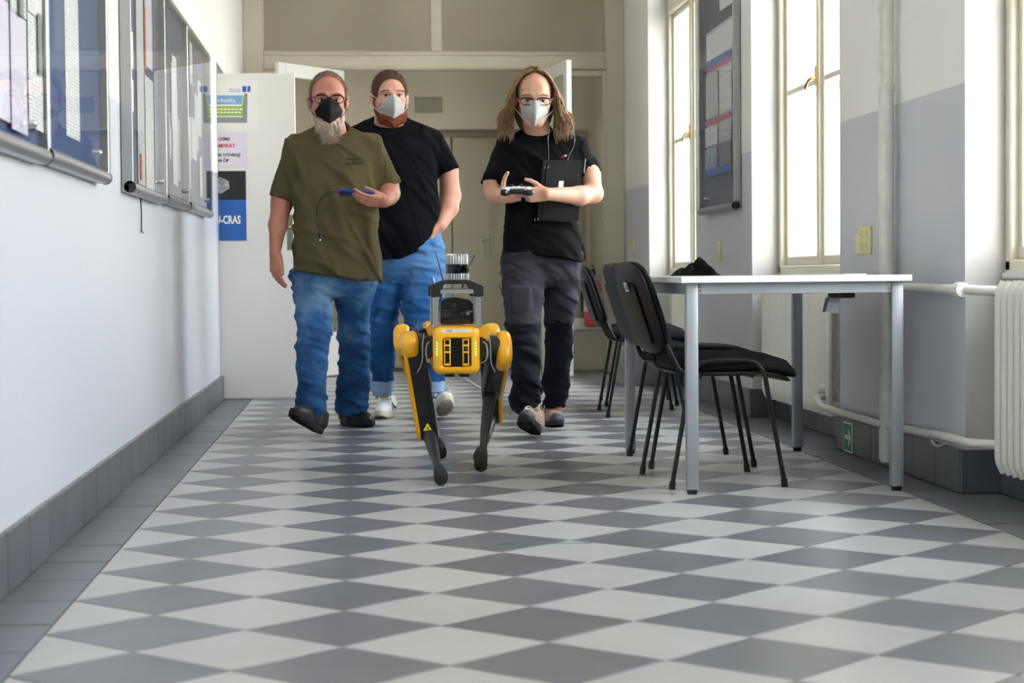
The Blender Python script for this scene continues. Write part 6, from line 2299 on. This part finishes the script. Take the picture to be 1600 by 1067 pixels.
for _ in range(760):
    sx = random.choice((-1, 1)); t = random.random()
    y0 = -.052 + .14 * t; a = random.uniform(0, 1)
    out = random.uniform(0, 1)
    flare = (.075 if sx < 0 else .090) * out
    yb = -.050 + .12 * t + random.gauss(0, .006)
    g = random.gauss(0, .004)
    L = random.uniform(.58, 1.05)
    zend = -.175 * L - .02 * (1 - out)
    # hair tips rest outside the shoulders; long locks, parted on the crown
    pts = [(sx * (.006 + .02 * a), y0, .134 - .10 * (t - .35) ** 2 - .010 * a), (sx * (.045 + .012 * a), y0 * .98 - .004, .116 - .012 * a - .05 * (t - .35) ** 2), (sx * (.080 + .006 * a), yb * .9, .055),
           (sx * (.086 + .012 * out + .18 * flare), yb, .0 + g), (sx * (.090 + .48 * flare), yb + g, -.055), (sx * (.090 + .80 * flare), yb + g, -.115 * L - .0), (sx * (.088 + 1.0 * flare), yb - .004 + g, zend)]
    wv, wp = random.uniform(.002, .006), random.uniform(0, 6.3)
    sp = [Vector(p) for p in spline(pts, 3)]
    ln.append([Mh3 @ (p + Vector((wv * math.sin(34 * p.z + wp), wv * math.cos(29 * p.z + wp), 0)) * min(1, max(0, .06 - p.z) * 12)) for p in sp])
strands(ln, .0034, .0006, 'hair_locks', m_hair3, hr, 4)

# game controller
c = Vector(P3(806.5, 296.5, 8.67))
gc = tag(empty('game_controller', c), 'black and white game controller held in both hands of the long-haired man', 'game controller')
Mg = Matrix.Rotation(.10, 4, 'X')
s = MB()
superblob(s, Mg @ Matrix.Translation((0, 0, -.004)), (.060, .034, .016), 3)
for sx in (-1, 1):
    superblob(s, Mg @ Matrix.Translation((sx * .050, -.022, -.010)) @ Matrix.Rotation(sx * .35, 4, 'Z'), (.020, .046, .017), 2.6)
s.build('shell', m_rblk, gc, 50)
s = MB(); superblob(s, Mg @ Matrix.Translation((0, 0, .008)), (.062, .032, .007), 3.4)
for sx in (-1, 1): superblob(s, Mg @ Matrix.Translation((sx * .050, -.018, .004)), (.018, .034, .010), 2.6)
fc = s.build('faceplate', mat('pale_controller_shell', 'D9DBE0', .4), gc, 50)
for (x, y) in ((-.022, -.014), (.022, -.014)):
    s = MB(); s.lathe([(.004, .012), (.004, .022), (.009, .024), (.009, .027), (.006, .026)], Mg @ Matrix.Translation((x, y, 0)), 14); s.build('thumbstick', m_black, gc)
s = MB(); s.box(-.050, -.030, .006, .012, .013, .017, .001, M=Mg); s.box(-.043, -.037, -.001, .019, .013, .017, .001, M=Mg); s.build('direction_pad', m_black, fc)
for k in range(4):
    s = MB(); t = k * math.pi / 2
    s.tube([Mg @ Vector((.042 + .010 * math.cos(t), .008 + .010 * math.sin(t), .012)), Mg @ Vector((.042 + .010 * math.cos(t), .008 + .010 * math.sin(t), .018))], .0042, 10); s.build('button', m_black, fc)

# black tablet computer clamped under the arm, with its cable
tl, tr_, br_, bl_ = [Vector(P3(*k)) for k in ((848.5, 250, 8.850), (911, 249.5, 8.905), (904, 346.5, 8.890), (839.5, 345, 8.838))]
cen = (tl + tr_ + br_ + bl_) / 4
tb = tag(empty('tablet_computer', cen), 'black tablet computer with white sticker held under the arm of the long-haired man', 'tablet')
s = MB(); s.poly([bl_ - cen, br_ - cen, tr_ - cen, tl - cen], (0, .020, 0))
bmesh.ops.bevel(s.bm, geom=s.bm.edges[:], offset=.004, segments=2, affect='EDGES')
bd = s.build('case', mat('tablet_black', '0B0B0C', .6, spec=.2), tb)
ux = (tr_ - tl).normalized(); uz = (tl - bl_).normalized()
uy = uz.cross(ux)
Mt = Matrix([[ux[i], uy[i], uz[i], 0] for i in range(3)] + [[0, 0, 0, 1]])
s = MB(); s.box(-.085, .085, -.003, .002, -.135, .128, .003, M=Mt); s.build('back_plate', mat('tablet_black', '0B0B0C', .6, spec=.2), tb)
s = MB(); s.box(-.014, .010, -.0042, -.0032, -.01, .045, 0, M=Mt); s.build('white_sticker', m_paper3, tb)
for (px, py) in ((846.5, 257.5), (852, 257), (840, 339), (845.5, 339)):
    a = Vector(P3(px, py, 8.846)) - cen; u_, w_ = a.dot(ux), a.dot(uz)
    s = MB(); s.box(u_ - .0018, u_ + .0018, -.006, .0, w_ - .006, w_ + .006, .0008, M=Mt); s.build('clip', m_chrome, tb)
a = Vector(P3(909, 262, 8.90)) - cen; u_, w_ = a.dot(ux), a.dot(uz)
s = MB(); s.box(u_ - .0016, u_ + .0028, -.002, .010, w_ - .04, w_ + .03, .001, M=Mt); s.build('edge_trim', m_alu, tb)
s = MB(); s.tube(spline([P3(857, 249, 8.85), P3(857, 236, 8.86), P3(856.5, 214, 8.87), P3(862, 204, 8.87), P3(872, 196, 8.88), P3(885, 191, 8.88), P3(894, 196, 8.88), P3(897.5, 212, 8.88), P3(896, 230, 8.88), P3(889, 243, 8.86), P3(887, 250, 8.855)], 6), .0024, 6)
s.build('cable', m_black, tb, 60, True)
s = MB(); a = Vector(P3(877, 246, 8.855)); s.tube([a, a + Vector((.012, 0, .006)), a + Vector((.022, 0, .001))], .003, 8); s.build('red_plug', mat('red_plug', 'A02030', .5), tb, 60, True)
s = MB(); a = Vector(P3(882, 243.5, 8.855)); s.tube([a, a + Vector((.010, 0, .002))], .003, 8); s.build('white_plug', m_paper3, tb, 60, True)
